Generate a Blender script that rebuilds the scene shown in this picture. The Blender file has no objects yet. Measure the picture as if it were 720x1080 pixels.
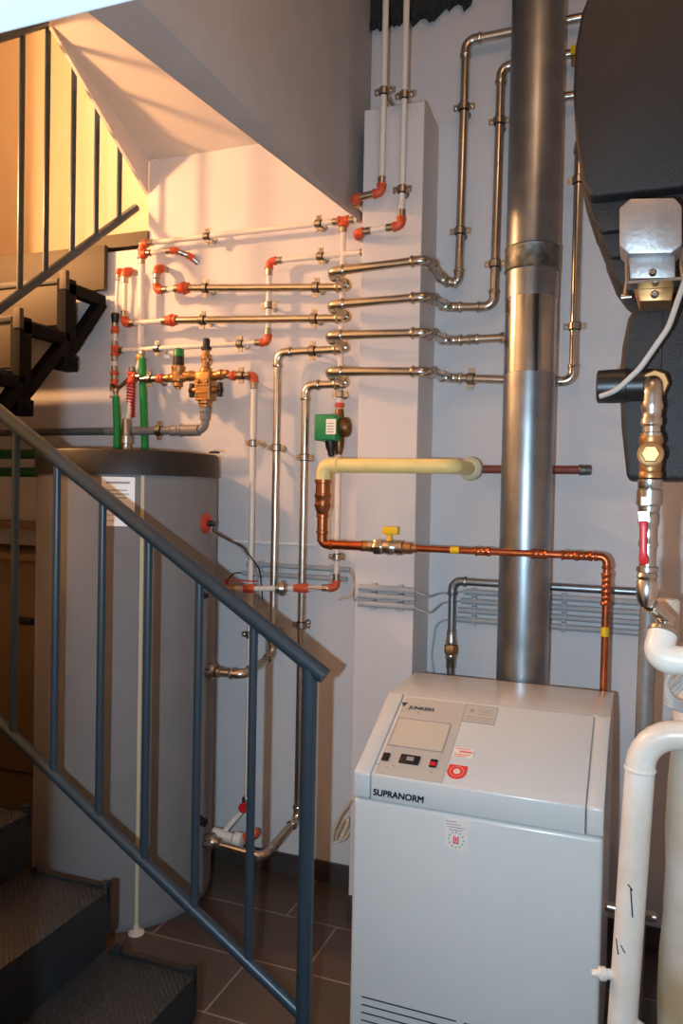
import bpy, bmesh, math, random
from math import sin, cos, pi, radians, sqrt, atan2, tan
from mathutils import Vector as V, Matrix

random.seed(4)
C = bpy.context.scene.collection
scn = bpy.context.scene

# ------------------------------------------------------------------ camera
F, H, YAW, PIT, RO, YW = 824., 1.6, radians(20.9), radians(1.25), .02, 2.98
COL = .22                                   # projection of the plaster pilaster from the wall
EYE = V((0, 0, H))
h_ = V((-sin(YAW), cos(YAW), 0)); r_ = V((cos(YAW), sin(YAW), 0))
f_ = (h_*cos(PIT) + V((0, 0, -sin(PIT)))); u_ = (h_*sin(PIT) + V((0, 0, cos(PIT))))
RR = r_*cos(RO) + u_*sin(RO); UU = u_*cos(RO) - r_*sin(RO)
def ray(px, py): return f_ + RR*((px-360)/F) - UU*((py-540)/F)
def hit(px, py, p0, n):
    d = ray(px, py); return EYE + d*((p0-EYE).dot(n)/d.dot(n))
def X(px, py, x): return hit(px, py, V((x, 0, 0)), V((1, 0, 0)))
def Y(px, py, y): return hit(px, py, V((0, y, 0)), V((0, 1, 0)))
def Z(px, py, z): return hit(px, py, V((0, 0, z)), V((0, 0, 1)))
def W(px, py, off=0.): return Y(px, py, YW-off)
def proj(p):
    d = p-EYE; z = d.dot(f_); return (360+F*d.dot(RR)/z, 540-F*d.dot(UU)/z)

cam = bpy.data.cameras.new('camera'); cam.sensor_fit = 'VERTICAL'; cam.sensor_height = 24; cam.lens = F/1080*24
cam.clip_start = .02
co = bpy.data.objects.new('camera', cam); C.objects.link(co)
M = Matrix((RR, UU, -f_)).transposed().to_4x4(); M.translation = EYE
co.matrix_world = M; scn.camera = co

# ------------------------------------------------------------------ materials
def lin(c):
    return tuple(((x/255)/12.92 if x/255 <= .04045 else (((x/255)+.055)/1.055)**2.4) for x in c)
MATS = {}
def mat(name, rgb, rough=.5, metal=0., var=.0, scale=20., bump=0., bscale=60., coat=0., rgb2=None, sheen=0.):
    m = bpy.data.materials.new(name); m.use_nodes = True
    nt = m.node_tree; b = nt.nodes['Principled BSDF']
    c = lin(rgb); b.inputs['Base Color'].default_value = (*c, 1)
    b.inputs['Roughness'].default_value = rough; b.inputs['Metallic'].default_value = metal
    if coat: b.inputs['Coat Weight'].default_value = coat; b.inputs['Coat Roughness'].default_value = .15
    if sheen: b.inputs['Sheen Weight'].default_value = sheen
    tc = nt.nodes.new('ShaderNodeTexCoord')
    if var or rgb2:
        n = nt.nodes.new('ShaderNodeTexNoise'); n.inputs['Scale'].default_value = scale; n.inputs['Detail'].default_value = 5
        r = nt.nodes.new('ShaderNodeValToRGB')
        c2 = lin(rgb2) if rgb2 else tuple(x*(1-var) for x in c)
        c1 = c if rgb2 else tuple(min(1, x*(1+var)) for x in c)
        r.color_ramp.elements[0].position = .35; r.color_ramp.elements[1].position = .65
        r.color_ramp.elements[0].color = (*c2, 1); r.color_ramp.elements[1].color = (*c1, 1)
        nt.links.new(tc.outputs['Object'], n.inputs['Vector']); nt.links.new(n.outputs['Fac'], r.inputs['Fac'])
        nt.links.new(r.outputs['Color'], b.inputs['Base Color'])
    if bump:
        n = nt.nodes.new('ShaderNodeTexNoise'); n.inputs['Scale'].default_value = bscale; n.inputs['Detail'].default_value = 4
        k = nt.nodes.new('ShaderNodeBump'); k.inputs['Strength'].default_value = bump; k.inputs['Distance'].default_value = .004
        nt.links.new(tc.outputs['Object'], n.inputs['Vector']); nt.links.new(n.outputs['Fac'], k.inputs['Height'])
        nt.links.new(k.outputs['Normal'], b.inputs['Normal'])
    MATS[name] = m
    return m
wallm = mat('wall_paint', (214, 213, 216), .75, var=.025, scale=3, bump=.12, bscale=120)
colm = mat('pilaster_paint', (216, 211, 210), .75, var=.02, scale=3, bump=.1, bscale=120)
soffm = mat('soffit_paint', (214, 205, 198), .8, var=.03, scale=4, bump=.15, bscale=90)
bulkm = mat('concrete_paint', (176, 172, 172), .8, var=.05, scale=5, bump=.2, bscale=90)
yelm = mat('hall_paint', (238, 222, 200), .8, var=.02, scale=3)
lintm = mat('lintel_paint', (225, 230, 235), .7, var=.02)
steel = mat('stainless_steel', (196, 190, 180), .25, 1., var=.05, scale=30)
nickel = mat('nickel', (180, 174, 166), .28, 1.)
galv = mat('galvanised_steel', (150, 156, 162), .36, 1., var=.10, scale=14, bump=.06, bscale=220)
galvs = mat('bright_galvanised', (176, 176, 174), .2, 1., var=.06, scale=18)
dull = mat('dull_galvanised', (140, 140, 138), .5, .5, var=.15, scale=20)
galvd = mat('galvanised_band', (118, 122, 122), .5, 1., var=.3, scale=45)
white = mat('white_pipe', (226, 220, 212), .35, var=.03, scale=15)
grime = mat('white_pipe_worn', (232, 230, 224), .3, var=.0, rgb2=(216, 210, 198), scale=9, coat=.2)
beige = mat('insulation_beige', (206, 190, 172), .7, var=.06, scale=20)
orange = mat('orange_fitting', (208, 86, 52), .4, var=.1, scale=60)
red = mat('red_plastic', (205, 28, 34), .35)
brass = mat('brass', (176, 132, 86), .42, .85, var=.12, scale=40)
dbrass = mat('aged_brass', (120, 92, 62), .4, .85, var=.2, scale=50)
copper = mat('copper', (190, 104, 66), .3, .95, var=.12, scale=30)
redbrown = mat('red_primer', (128, 62, 50), .5, var=.15, scale=30)
yellowp = mat('yellow_pipe', (236, 220, 150), .4, var=.04, scale=15)
yellow = mat('yellow_plastic', (232, 190, 20), .4)
green = mat('green_foam', (16, 140, 62), .7, var=.1, scale=60, bump=.4, bscale=90)
greenp = mat('green_plastic', (20, 136, 84), .4, var=.03)
dgreen = mat('dark_green_foam', (24, 92, 56), .7, var=.1)
pvc = mat('grey_pvc', (128, 126, 126), .45, var=.05)
pvcd = mat('dark_pvc', (84, 90, 98), .45, var=.05)
cond = mat('conduit_grey', (172, 174, 178), .5, var=.02)
cable = mat('cable_grey', (176, 174, 170), .5)
cableb = mat('cable_beige', (206, 194, 170), .5)
blacks = mat('black_bracket_steel', (12, 12, 13), .85)
blacks.node_tree.nodes['Principled BSDF'].inputs['Specular IOR Level'].default_value = .2
black = mat('black_plastic', (24, 24, 26), .4)
rubber = mat('black_rubber', (14, 14, 15), .6)
epp = mat('black_foam_shell', (38, 38, 41), .5, var=.0, rgb2=(20, 20, 22), scale=260, bump=.5, bscale=300)
rail = mat('railing_paint', (46, 62, 74), .36, .2, var=.06, scale=30, bump=.1, bscale=120)
dsteel = mat('dark_stair_steel', (38, 42, 46), .5, .35, var=.15, scale=15)
board = mat('riser_board', (62, 52, 34), .6, var=.05, scale=6)
tankm = mat('tank_jacket', (122, 122, 124), .75, var=.04, scale=7, bump=.15, bscale=60, sheen=.1)
lidm = mat('tank_lid', (30, 28, 28), .5, var=.05)
seamm = mat('seam_strip', (196, 184, 150), .5)
boil = mat('boiler_enamel', (200, 205, 206), .3, var=.01, coat=.3)
boils = mat('boiler_side', (206, 202, 196), .35, var=.02)
boilp = mat('boiler_panel', (184, 181, 174), .4)
window_m = mat('display_window', (196, 190, 178), .15, coat=.4)
ink = mat('dark_ink', (52, 58, 74), .5)
greyink = mat('grey_ink', (150, 148, 150), .6)
redink = mat('red_ink', (224, 58, 52), .5)
stick = mat('sticker', (224, 218, 212), .4)
stickw = mat('white_sticker', (240, 240, 240), .4)
carton = mat('brown_cabinet', (104, 80, 52), .6, var=.05)
shelfm = mat('shelf_board', (120, 92, 58), .6, var=.05)
skirt = mat('skirting_tile', (66, 60, 60), .4, var=.1, scale=8)
dirty = mat('stained_plaster', (214, 206, 198), .7, rgb2=(172, 150, 116), scale=3.2, bump=.2, bscale=40)
cast = mat('cast_aluminium', (176, 176, 178), .45, .8, var=.08, scale=25, bump=.2, bscale=90)
foam = mat('rough_foam', (42, 46, 47), .9, var=.4, scale=40, bump=1., bscale=60)
fcream = mat('flange_cream', (214, 206, 176), .5)
# floor tiles
ft = bpy.data.materials.new('floor_tiles'); ft.use_nodes = True; nt = ft.node_tree; b = nt.nodes['Principled BSDF']
tc = nt.nodes.new('ShaderNodeTexCoord'); mp = nt.nodes.new('ShaderNodeMapping'); br = nt.nodes.new('ShaderNodeTexBrick')
mp.inputs['Location'].default_value = (.158+.6, -.175+.0, 0)
br.inputs['Scale'].default_value = 1; br.inputs['Brick Width'].default_value = .6; br.inputs['Row Height'].default_value = .3
br.inputs['Mortar Size'].default_value = .0035; br.offset = .34; br.offset_frequency = 2
br.inputs['Color1'].default_value = (*lin((92, 78, 68)), 1); br.inputs['Color2'].default_value = (*lin((82, 70, 62)), 1)
br.inputs['Mortar'].default_value = (*lin((150, 138, 126)), 1)
nz = nt.nodes.new('ShaderNodeTexNoise'); nz.inputs['Scale'].default_value = 9; nz.inputs['Detail'].default_value = 6
mx = nt.nodes.new('ShaderNodeMix'); mx.data_type = 'RGBA'; mx.blend_type = 'MULTIPLY'; mx.inputs['Factor'].default_value = .45
nt.links.new(tc.outputs['Object'], mp.inputs['Vector']); nt.links.new(mp.outputs['Vector'], br.inputs['Vector'])
nt.links.new(tc.outputs['Object'], nz.inputs['Vector'])
nt.links.new(br.outputs['Color'], mx.inputs['A']); nt.links.new(nz.outputs['Color'], mx.inputs['B'])
nt.links.new(mx.outputs['Result'], b.inputs['Base Color']); b.inputs['Roughness'].default_value = .42
# checker-plate treads
tp = bpy.data.materials.new('checker_plate'); tp.use_nodes = True; nt = tp.node_tree; b = nt.nodes['Principled BSDF']
b.inputs['Base Color'].default_value = (*lin((66, 66, 66)), 1); b.inputs['Metallic'].default_value = .5; b.inputs['Roughness'].default_value = .45
tc = nt.nodes.new('ShaderNodeTexCoord'); mp = nt.nodes.new('ShaderNodeMapping'); mp.inputs['Rotation'].default_value = (0, 0, pi/4)
ck = nt.nodes.new('ShaderNodeTexBrick'); ck.inputs['Scale'].default_value = 1; ck.inputs['Brick Width'].default_value = .03; ck.inputs['Row Height'].default_value = .012
ck.inputs['Mortar Size'].default_value = .004; ck.inputs['Mortar Smooth'].default_value = .6
bp = nt.nodes.new('ShaderNodeBump'); bp.inputs['Strength'].default_value = .7; bp.inputs['Distance'].default_value = .004; bp.invert = True
nt.links.new(tc.outputs['Object'], mp.inputs['Vector']); nt.links.new(mp.outputs['Vector'], ck.inputs['Vector'])
nt.links.new(ck.outputs['Fac'], bp.inputs['Height']); nt.links.new(bp.outputs['Normal'], b.inputs['Normal'])

# ------------------------------------------------------------------ object helpers
def tag(o, label=None, cat=None, group=None, kind=None):
    if label: o['label'] = label
    if cat: o['category'] = cat
    if group: o['group'] = group
    if kind: o['kind'] = kind
    return o
def thing(name, label, cat, loc, group=None):
    o = bpy.data.objects.new(name, None); C.objects.link(o); o.empty_display_size = .05
    o.location = V(loc); o['org'] = list(V(loc)); return tag(o, label, cat, group)
def org(o): return V(o['org']) if o is not None and 'org' in o.keys() else V((0, 0, 0))
ALL = []
def obj(name, bm, m, parent=None, smooth=True, label=None):
    base = org(parent) if parent is not None else None
    if base is None:
        zs = [v.co for v in bm.verts]
        base = V((sum(v.x for v in zs)/len(zs), sum(v.y for v in zs)/len(zs), min(v.z for v in zs)))
    bmesh.ops.recalc_face_normals(bm, faces=bm.faces)
    for v in bm.verts: v.co -= base
    me = bpy.data.meshes.new(name); bm.to_mesh(me); bm.free()
    me.materials.append(m)
    if smooth:
        for p in me.polygons: p.use_smooth = True
        me.set_sharp_from_angle(angle=radians(38))
    o = bpy.data.objects.new(name, me); C.objects.link(o)
    if parent is None: o.location = base
    else: o.parent = parent
    o['org'] = list(base)
    if label: o['label'] = label
    ALL.append(o)
    return o
def struct(name, bm, m, label=None):
    o = obj(name, bm, m, None, smooth=False); o['kind'] = 'structure'
    if label: o['label'] = label
    return o
def B(): return bmesh.new()

def box(bm, lo, hi, bev=0.):
    lo, hi = V(lo), V(hi)
    r = bmesh.ops.create_cube(bm, size=1)
    for v in r['verts']:
        v.co = V(((lo.x+hi.x)/2+v.co.x*(hi.x-lo.x), (lo.y+hi.y)/2+v.co.y*(hi.y-lo.y), (lo.z+hi.z)/2+v.co.z*(hi.z-lo.z)))
    if bev:
        es = list({e for v in r['verts'] for e in v.link_edges})
        bmesh.ops.bevel(bm, geom=es, offset=bev, segments=3, profile=.5, affect='EDGES')
    return bm
def frame(d):
    d = d.normalized(); a = V((0, 0, 1)) if abs(d.z) < .9 else V((0, 1, 0))
    s = d.cross(a).normalized(); return s, s.cross(d).normalized()
def ring(bm, p, s, t, r, n):
    return [bm.verts.new(p + s*(r*cos(2*pi*i/n)) + t*(r*sin(2*pi*i/n))) for i in range(n)]
def skin(bm, rings, cap=True):
    n = len(rings[0])
    for a, b2 in zip(rings, rings[1:]):
        for i in range(n): bm.faces.new((a[i], a[(i+1) % n], b2[(i+1) % n], b2[i]))
    if cap: bm.faces.new(rings[0]); bm.faces.new(rings[-1][::-1])
def sweep(bm, pts, r, n=14, cap=True):
    pts = [V(p) for p in pts]
    d = (pts[1]-pts[0]).normalized(); s, t = frame(d); rings = []
    for i, p in enumerate(pts):
        a = (pts[i]-pts[i-1]).normalized() if i else d
        b2 = (pts[i+1]-pts[i]).normalized() if i < len(pts)-1 else a
        q = (a+b2).normalized()
        if q.length < .5: q = a
        s = (s-q*s.dot(q)).normalized(); t = q.cross(s)
        rr = r[i] if isinstance(r, (list, tuple)) else r
        k = 1/max(.5, a.dot(q))
        rings.append(ring(bm, p, s, t, rr, n)) 
    skin(bm, rings, cap)
    return bm
def lathe(bm, p, d, prof, n=20, cap=True):
    """prof: (distance along d, radius)"""
    p = V(p); d = V(d).normalized(); s, t = frame(d)
    skin(bm, [ring(bm, p+d*a, s, t, max(r, 1e-4), n) for a, r in prof], cap); return bm
def cyl(bm, a, b2, r, n=16): return sweep(bm, [a, b2], r, n)
def hexa(bm, p, d, l, r): return lathe(bm, p, d, [(0, r*.9), (l*.12, r), (l*.88, r), (l, r*.9)], 6)
def prism(bm, pts, ext):
    """closed polygon pts pushed along the vector ext"""
    ext = V(ext); a = [bm.verts.new(V(p)) for p in pts]; b2 = [bm.verts.new(V(p)+ext) for p in pts]
    n = len(pts); bm.faces.new(a); bm.faces.new(b2[::-1])
    for i in range(n): bm.faces.new((a[i], b2[i], b2[(i+1) % n], a[(i+1) % n]))
    return bm
def bevel_all(bm, off, seg=2, ang=.4):
    bmesh.ops.recalc_face_normals(bm, faces=bm.faces)
    es = [e for e in bm.edges if len(e.link_faces) == 2 and e.calc_face_angle(0) > ang]
    bmesh.ops.bevel(bm, geom=es, offset=off, segments=seg, profile=.5, affect='EDGES'); return bm
def bar(bm, a, b2, w, h, up=V((0, 0, 1))):
    a, b2 = V(a), V(b2); d = (b2-a).normalized(); s = d.cross(up).normalized(); t = s.cross(d)
    q = [a+s*(w/2*i)+t*(h/2*j) for i, j in ((-1, -1), (1, -1), (1, 1), (-1, 1))]
    return prism(bm, q, b2-a)

def corners(pts, R):
    """arc points of each inner corner"""
    out = []
    for i in range(1, len(pts)-1):
        P = pts[i]; a = (pts[i-1]-P); b2 = (pts[i+1]-P); la, lb = a.length, b2.length
        a.normalize(); b2.normalize(); th = a.angle(b2)
        if pi-th < .06: out.append([P]); continue
        t = min(R/tan(th/2), .48*la, .48*lb); r = t*tan(th/2)
        bis = (a+b2).normalized(); O = P+bis*(r/sin(th/2))
        s = P+a*t-O; e = P+b2*t-O; w = s.angle(e); n = max(4, int(w/.2)); arc = []
        for k in range(n+1):
            f = k/n; arc.append(O + (s*sin((1-f)*w) + e*sin(f*w))/sin(w))
        out.append(arc)
    return out
def path(pts, R):
    pts = [V(p) for p in pts]; c = corners(pts, R)
    out = [pts[0]]
    for a in c: out += a
    return out+[pts[-1]]

def surface_y(p):
    return YW-COL if (-1.0 < p.x < -.76 and p.z < 3.03 and p.y < YW-COL+.001) else YW
def near_on(pathpts, px, py):
    best = None
    for a, b2 in zip(pathpts, pathpts[1:]):
        for k in range(21):
            q = a.lerp(b2, k/20); x, y = proj(q); d = (x-px)**2+(y-py)**2
            if best is None or d < best[0]: best = (d, q, (b2-a).normalized())
    return best[1], best[2]
def clamp(parent, p, d, r, stud=True):
    y = V((0, 1, 0)); side = d.cross(y).normalized(); g = d.cross(side).normalized()
    bm = B(); L = .011
    lathe(bm, p-d*L, d, [(0, r+.0025), (0, r+.0065), (2*L, r+.0065), (2*L, r+.0025)], 20, cap=False)
    for s in (-1, 1):
        c = p+side*s*(r+.014)
        bar(bm, c-d*L, c+d*L, .017, .007, up=g)
        cyl(bm, c-g*.011, c+g*.011, .0032, 8); lathe(bm, c-g*.013, g, [(0, .0055), (.005, .0055)], 6)
    if stud:
        sy = surface_y(p)
        if sy-p.y > r+.01:
            cyl(bm, p+y*(r+.005), V((p.x, sy, p.z)), .0045, 8)
            lathe(bm, p+y*(r+.004), y, [(0, .008), (.012, .008)], 6)
            lathe(bm, V((p.x, sy-.004, p.z)), y, [(0, .014), (.004, .014)], 14)
    o = obj('pipe_clamp', bm, nickel, parent)
    bm = lathe(B(), p-d*(L+.003), d, [(0, r), (0, r+.0035), (2*L+.006, r+.0035), (2*L+.006, r)], 20, cap=False)
    obj('rubber_lining', bm, rubber, o)
def fit_steel(parent, arc, d1, d2, r, m=None, k=1.14, ext=None):
    ext = ext or r*1.5
    bm = B(); pts = [arc[0]-d1*ext]+arc+[arc[-1]+d2*ext]
    sweep(bm, pts, r*k, 16)
    for p, d in ((pts[0], d1), (pts[-1], -d2)):
        lathe(bm, p, d, [(0, r*1.05), (.0, r*k*1.1), (.004, r*k*1.2), (.009, r*k*1.2), (.012, r*k)], 18)
    obj('elbow', bm, m or steel, parent)
def fit_red(parent, arc, d1, d2, r):
    P = (arc[0]+arc[-1])/2 if len(arc) < 3 else arc[len(arc)//2]
    bm = B(); e = r*1.1; pts = [arc[0]-d1*e]+arc+[arc[-1]+d2*e]
    sweep(bm, pts, r*1.42, 14)
    for p, d in ((pts[0], d1), (pts[-1], -d2)): lathe(bm, p-d*.001, d, [(0, r*1.2), (0, r*1.6), (.007, r*1.6), (.009, r*1.4)], 14)
    o = obj('elbow', bm, orange, parent)
    for p, d in ((pts[0], -d1), (pts[-1], d2)): obj('sleeve', lathe(B(), p, d, [(0, r*1.15), (0, r*1.3), (.026, r*1.3), (.028, r*1.12)], 14), nickel, o)
def end_red(parent, p, d, r, l=.03):
    """orange socket that starts at p and runs along d, with its metal sleeve"""
    bm = lathe(B(), p, d, [(0, r*1.2), (.0, r*1.55), (l*.3, r*1.55), (l*.35, r*1.85), (l*.6, r*1.85), (l*.65, r*1.5), (l, r*1.5)], 14)
    o = obj('socket', bm, orange, parent)
    bm = lathe(B(), p+d*l, d, [(0, r*1.3), (.02, r*1.3), (.022, r*1.1)], 14); obj('sleeve', bm, nickel, o)
def tee_red(parent, p, dirs, r):
    bm = B()
    for d in dirs:
        d = V(d).normalized(); lathe(bm, p-d*r*.6, d, [(0, r*1.3), (r*.4, r*1.5), (.02, r*1.5), (.02, r*1.8), (.028, r*1.8), (.03, r*1.4)], 14)
    o = obj('tee', bm, orange, parent)
    for d in dirs:
        d = V(d).normalized(); obj('sleeve', lathe(B(), p+d*.026, d, [(0, r*1.3), (.018, r*1.3), (.02, r*1.1)], 14), nickel, o)
def pipe(name, label, pts, r, m, kind='steel', R=None, clamps=(), group=None, cat='pipe', fits=True, fm=None, skip=()):
    pts = [V(p) for p in pts]
    R = R or (r*2.2 if kind == 'steel' else r*1.6)
    pp = path(pts, R)
    lo = min(pts, key=lambda p: p.z)
    t = thing(name, label, cat, lo, group)
    obj('tube', sweep(B(), pp, r), m, t)
    if fits:
        for i, arc in enumerate(corners(pts, R)):
            if len(arc) < 2 or i in skip: continue
            d1 = (pts[i+1]-pts[i]).normalized(); d2 = (pts[i+2]-pts[i+1]).normalized()
            if kind == 'steel': fit_steel(t, arc, d1, d2, r, fm)
            elif kind == 'red': fit_red(t, arc, d1, d2, r)
    for c in clamps:
        p, d = near_on(pp, *c); clamp(t, p, d, r)
    t['_p'] = 0; del t['_p']
    return t, pp
def text(s, parent, name, origin, right, up, height, m, depth=.0012, bold=.0):
    cu = bpy.data.curves.new('txt', 'FONT'); cu.body = s; cu.size = 1; cu.extrude = 0; cu.offset = 0
    o = bpy.data.objects.new('txt', cu); C.objects.link(o); bpy.context.view_layer.update()
    me = bpy.data.meshes.new_from_object(o); bpy.data.objects.remove(o)
    bm = bmesh.new(); bm.from_mesh(me); bpy.data.meshes.remove(me)
    right = V(right).normalized(); up = V(up).normalized(); n = right.cross(up)
    hmax = max(v.co.y for v in bm.verts); k = height/hmax
    for v in bm.verts: v.co = origin+right*(v.co.x*k)+up*(v.co.y*k)+n*depth
    if bold:
        g = list(bm.verts)+list(bm.edges)+list(bm.faces)
        for a, b2 in ((1, 0), (.5, .5), (0, 1), (1, 1)):
            dd = bmesh.ops.duplicate(bm, geom=g)
            for v in dd['geom']:
                if isinstance(v, bmesh.types.BMVert): v.co += right*(bold*a)+up*(bold*b2)+n*.00002
    return obj(name, bm, m, parent, smooth=False)

# ------------------------------------------------------------------ the room
struct('floor', box(B(), (-3.4, -1.7, -.1), (.5, 3.1, 0)), ft)
struct('ceiling', box(B(), (-2.15, -1.7, 3.7), (.5, 3.18, 3.8)), wallm)
struct('ceiling', box(B(), (-3.5, -1.8, 5.2), (-2.1, 2.95, 5.3)), wallm)
struct('wall_right', box(B(), (-2.15, -1.7, 3.8), (-2.1, 2.98, 5.2)), wallm)
struct('wall_back', box(B(), (-2.092, YW, 0), (.5, YW+.2, 3.7)), wallm)
struct('wall_back', box(B(), (-3.4, YW, 0), (-2.092, YW+.2, 2.69)), wallm)
struct('wall_left', box(B(), (-3.5, -1.7, 0), (-3.4, 2.98, 5.2)), wallm)
struct('wall_right', box(B(), (.42, -1.7, 0), (.52, YW, 3.7)), wallm)
struct('wall_front', box(B(), (-3.4, -1.8, 0), (.5, -1.7, 5.2)), wallm)
struct('baseboard_back', box(B(), (-3.4, YW-.012, 0), (.42, YW, .085), .002), skirt)
# upper hall seen through the opening over the stair
struct('wall_hall', box(B(), (-5.6, 3.95, 2.6), (-2.0, 4.05, 5.2)), yelm)
struct('wall_hall', box(B(), (-5.7, 2.9, 2.6), (-5.6, 4.05, 5.2)), yelm)
struct('wall_hall', box(B(), (-2.092, YW+.2, 2.6), (-2.0, 4.05, 5.2)), yelm)
struct('wall_hall', box(B(), (-5.6, YW, 3.7), (-3.4, YW+.2, 5.2)), yelm)
struct('wall_hall', box(B(), (-5.6, YW, 2.6), (-3.4, YW+.2, 3.75)), yelm)
struct('ceiling', box(B(), (-5.7, 2.9, 5.2), (-1.9, 4.1, 5.3)), yelm)
struct('floor', box(B(), (-5.6, YW+.2, 2.6), (-2.0, 3.95, 2.70)), board)
struct('trim_1', box(B(), (-2.40, YW-.01, 2.705), (-2.088, YW+.2, 2.765)), board, 'brown edge board of the upper landing')
struct('trim_2', bevel_all(box(B(), (-.995, YW-COL, 0), (-.765, YW+.01, 3.03)), .004, 2), colm, 'boxed plaster pilaster on the back wall')
struct('trim_3', box(B(), (-.995, YW-COL-.01, 0), (-.765, YW-COL, .085), .002), skirt, 'skirting tile of the pilaster')
# soffit over the stair, sloping up towards the viewer
K1 = W(157, 170); K2 = W(255, 148); N1 = X(55, 28, K1.x); 
dz = (N1.z-K1.z)/(N1.y-K1.y); y0 = 1.2
def S(x, y, z0=None): return V((x, y, K1.z+dz*(y-YW)))
bm = prism(B(), [S(K1.x, YW), S(-1.05, YW), S(-1.05, y0), S(K1.x, y0)], (0, 0, .15))
struct('trim_4', bm, soffm, 'sloping plastered soffit over the stair')
K1b = W(157, 205)
bm = prism(B(), [V((K1.x, YW, K1b.z)), V((K1.x, YW, K1.z+.02)), V((K1.x, N1.y, N1.z+.02)), V((K1.x, N1.y, N1.z-.004))], (-.015, 0, 0))
struct('trim_5', bm, soffm, 'plastered lip along the soffit')
# bulkhead: wall above a chamfered lower edge
Bw = W(386, 239); Cw = W(389, 193); Bn = X(95, 15, -1.13); Cn = X(165, 0, -1.0)
Bn = Bw+(Bn-Bw)*1.25; Cn = Cw+(Cn-Cw)*1.25
bm = B()
a = [bm.verts.new(p) for p in (Bw, Cw, V((Cw.x, Cw.y, 3.7)), V((Bw.x-.03, Bw.y, 3.7)))]
c = [bm.verts.new(p) for p in (Bn, Cn, V((Cn.x, Cn.y, 3.7)), V((Bn.x-.03, Bn.y, 3.7)))]
bm.faces.new(a); bm.faces.new(c[::-1])
for i in range(4):
    j = (i+1) % 4; bm.faces.new((a[i], a[j], c[j])); bm.faces.new((a[i], c[j], c[i]))
struct('trim_6', bm, bulkm, 'grey concrete bulkhead over the pipes')
# lintel of the doorway the picture is taken through
p0 = Y(0, 38, .66)
struct('trim_7', box(B(), (-3.4, .50, p0.z), (.42, .66, 3.7), .006), lintm, 'pale lintel over the doorway')
struct('trim_8', box(B(), (-3.4, .50, 0), (-.668, .66, p0.z), .004), lintm, 'doorway jamb at the left')
# torn black insulation hanging under the ceiling
bm = B(); pts = []
xs = [-1.05+i*.02 for i in range(21)]
low = [3.455+.010*sin(i*1.9)+random.uniform(-.008, .008)+(.02 if i > 14 else 0) for i in range(21)]
prism(bm, [V((x, YW-.03, z)) for x, z in zip(xs, low)]+[V((-.65, YW-.03, 3.7)), V((-1.05, YW-.03, 3.7))], (0, .03, 0))
for i in range(21): lathe(bm, V((xs[i], YW-.03, low[i]+.01)), V((random.uniform(-.3, .3), .1, -1)), [(0, .012), (.015, .010), (.03, .004)], 6)
tag(obj('insulation_board', bm, foam, None), 'ragged black insulation torn off above the two white ceiling pipes', 'insulation')

# ------------------------------------------------------------------ pipes
def wp(p, off): return V((p.x, YW-off, p.z))
RS = .0162
# S1, the highest steel pipe
A = W(193, 304, .07); F1 = W(347, 287, .29); G1 = W(450, 274, .29)
zA = F1.z
v1 = W(484, 278, .07)
pts = [A, wp(F1, .07), F1, G1, V((G1.x+.012, YW-.07, G1.z-.02)), V((v1.x, YW-.07, G1.z-.03)), V((v1.x+.006, YW-.07, W(488, 44, .07).z)), W(612, 28, .07)]
pts[-1].z = pts[-2].z+.01; pts[-1].x = -.02
s1, pp = pipe('steel_pipe', 'highest long steel pipe, bending up between pilaster and flue nearest the pilaster', pts, RS, steel,
     clamps=[(216, 303), (331, 296), (485, 239), (486, 108)], group='steel pipes across the back wall')
end_red(s1, A+V((.03, 0, 0)), V((-1, 0, 0)), RS*.9, .05)
a0 = A+V((-.04, 0, 0)); c0 = W(165, 305, .07); c0.z = a0.z; c1 = W(165, 282, .07); c1 = V((c0.x, c0.y, c1.z)); c2 = W(172, 281, .0); c2 = V((c1.x+.03, YW, c1.z))
pipe('orange_white_pipe', 'short upright white stub with orange elbows at left end of the highest steel pipe', [a0, c0, c1, c2], .0115, white, 'red', R=.016)
# S2
A = W(180, 338, .07); F1 = W(347, 322, .29); G1 = W(450, 313, .29); v1 = W(521, 300, .07)
zl = W(500, 325, .07).z
pts = [A, wp(F1, .07), F1, G1, V((G1.x+.02, YW-.07, zl+.01)), V((v1.x, YW-.07, zl)), V((v1.x+.006, YW-.07, W(523, 72, .07).z)), V((-.02, YW-.07, W(523, 72, .07).z+.01))]
s2, pp = pipe('steel_pipe', 'second steel pipe from the top, turning up beside the flue', pts, RS, steel,
     clamps=[(215, 336), (327, 332), (520, 273), (522, 132)], group='steel pipes across the back wall')
end_red(s2, A+V((.03, 0, 0)), V((-1, 0, 0)), RS*.9, .05)
a0 = A+V((-.04, 0, 0)); c0 = W(131, 339, .07); c0.z = a0.z; c1 = W(132, 285, .07); c1 = V((c0.x, c0.y, c1.z)); c2 = V((c1.x+.03, YW, c1.z+.0))
pipe('orange_white_pipe', 'white pipe with orange elbows feeding the second steel pipe, left of the thick white riser', [a0, c0, c1, c2], .012, white, 'red', R=.016)
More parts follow.
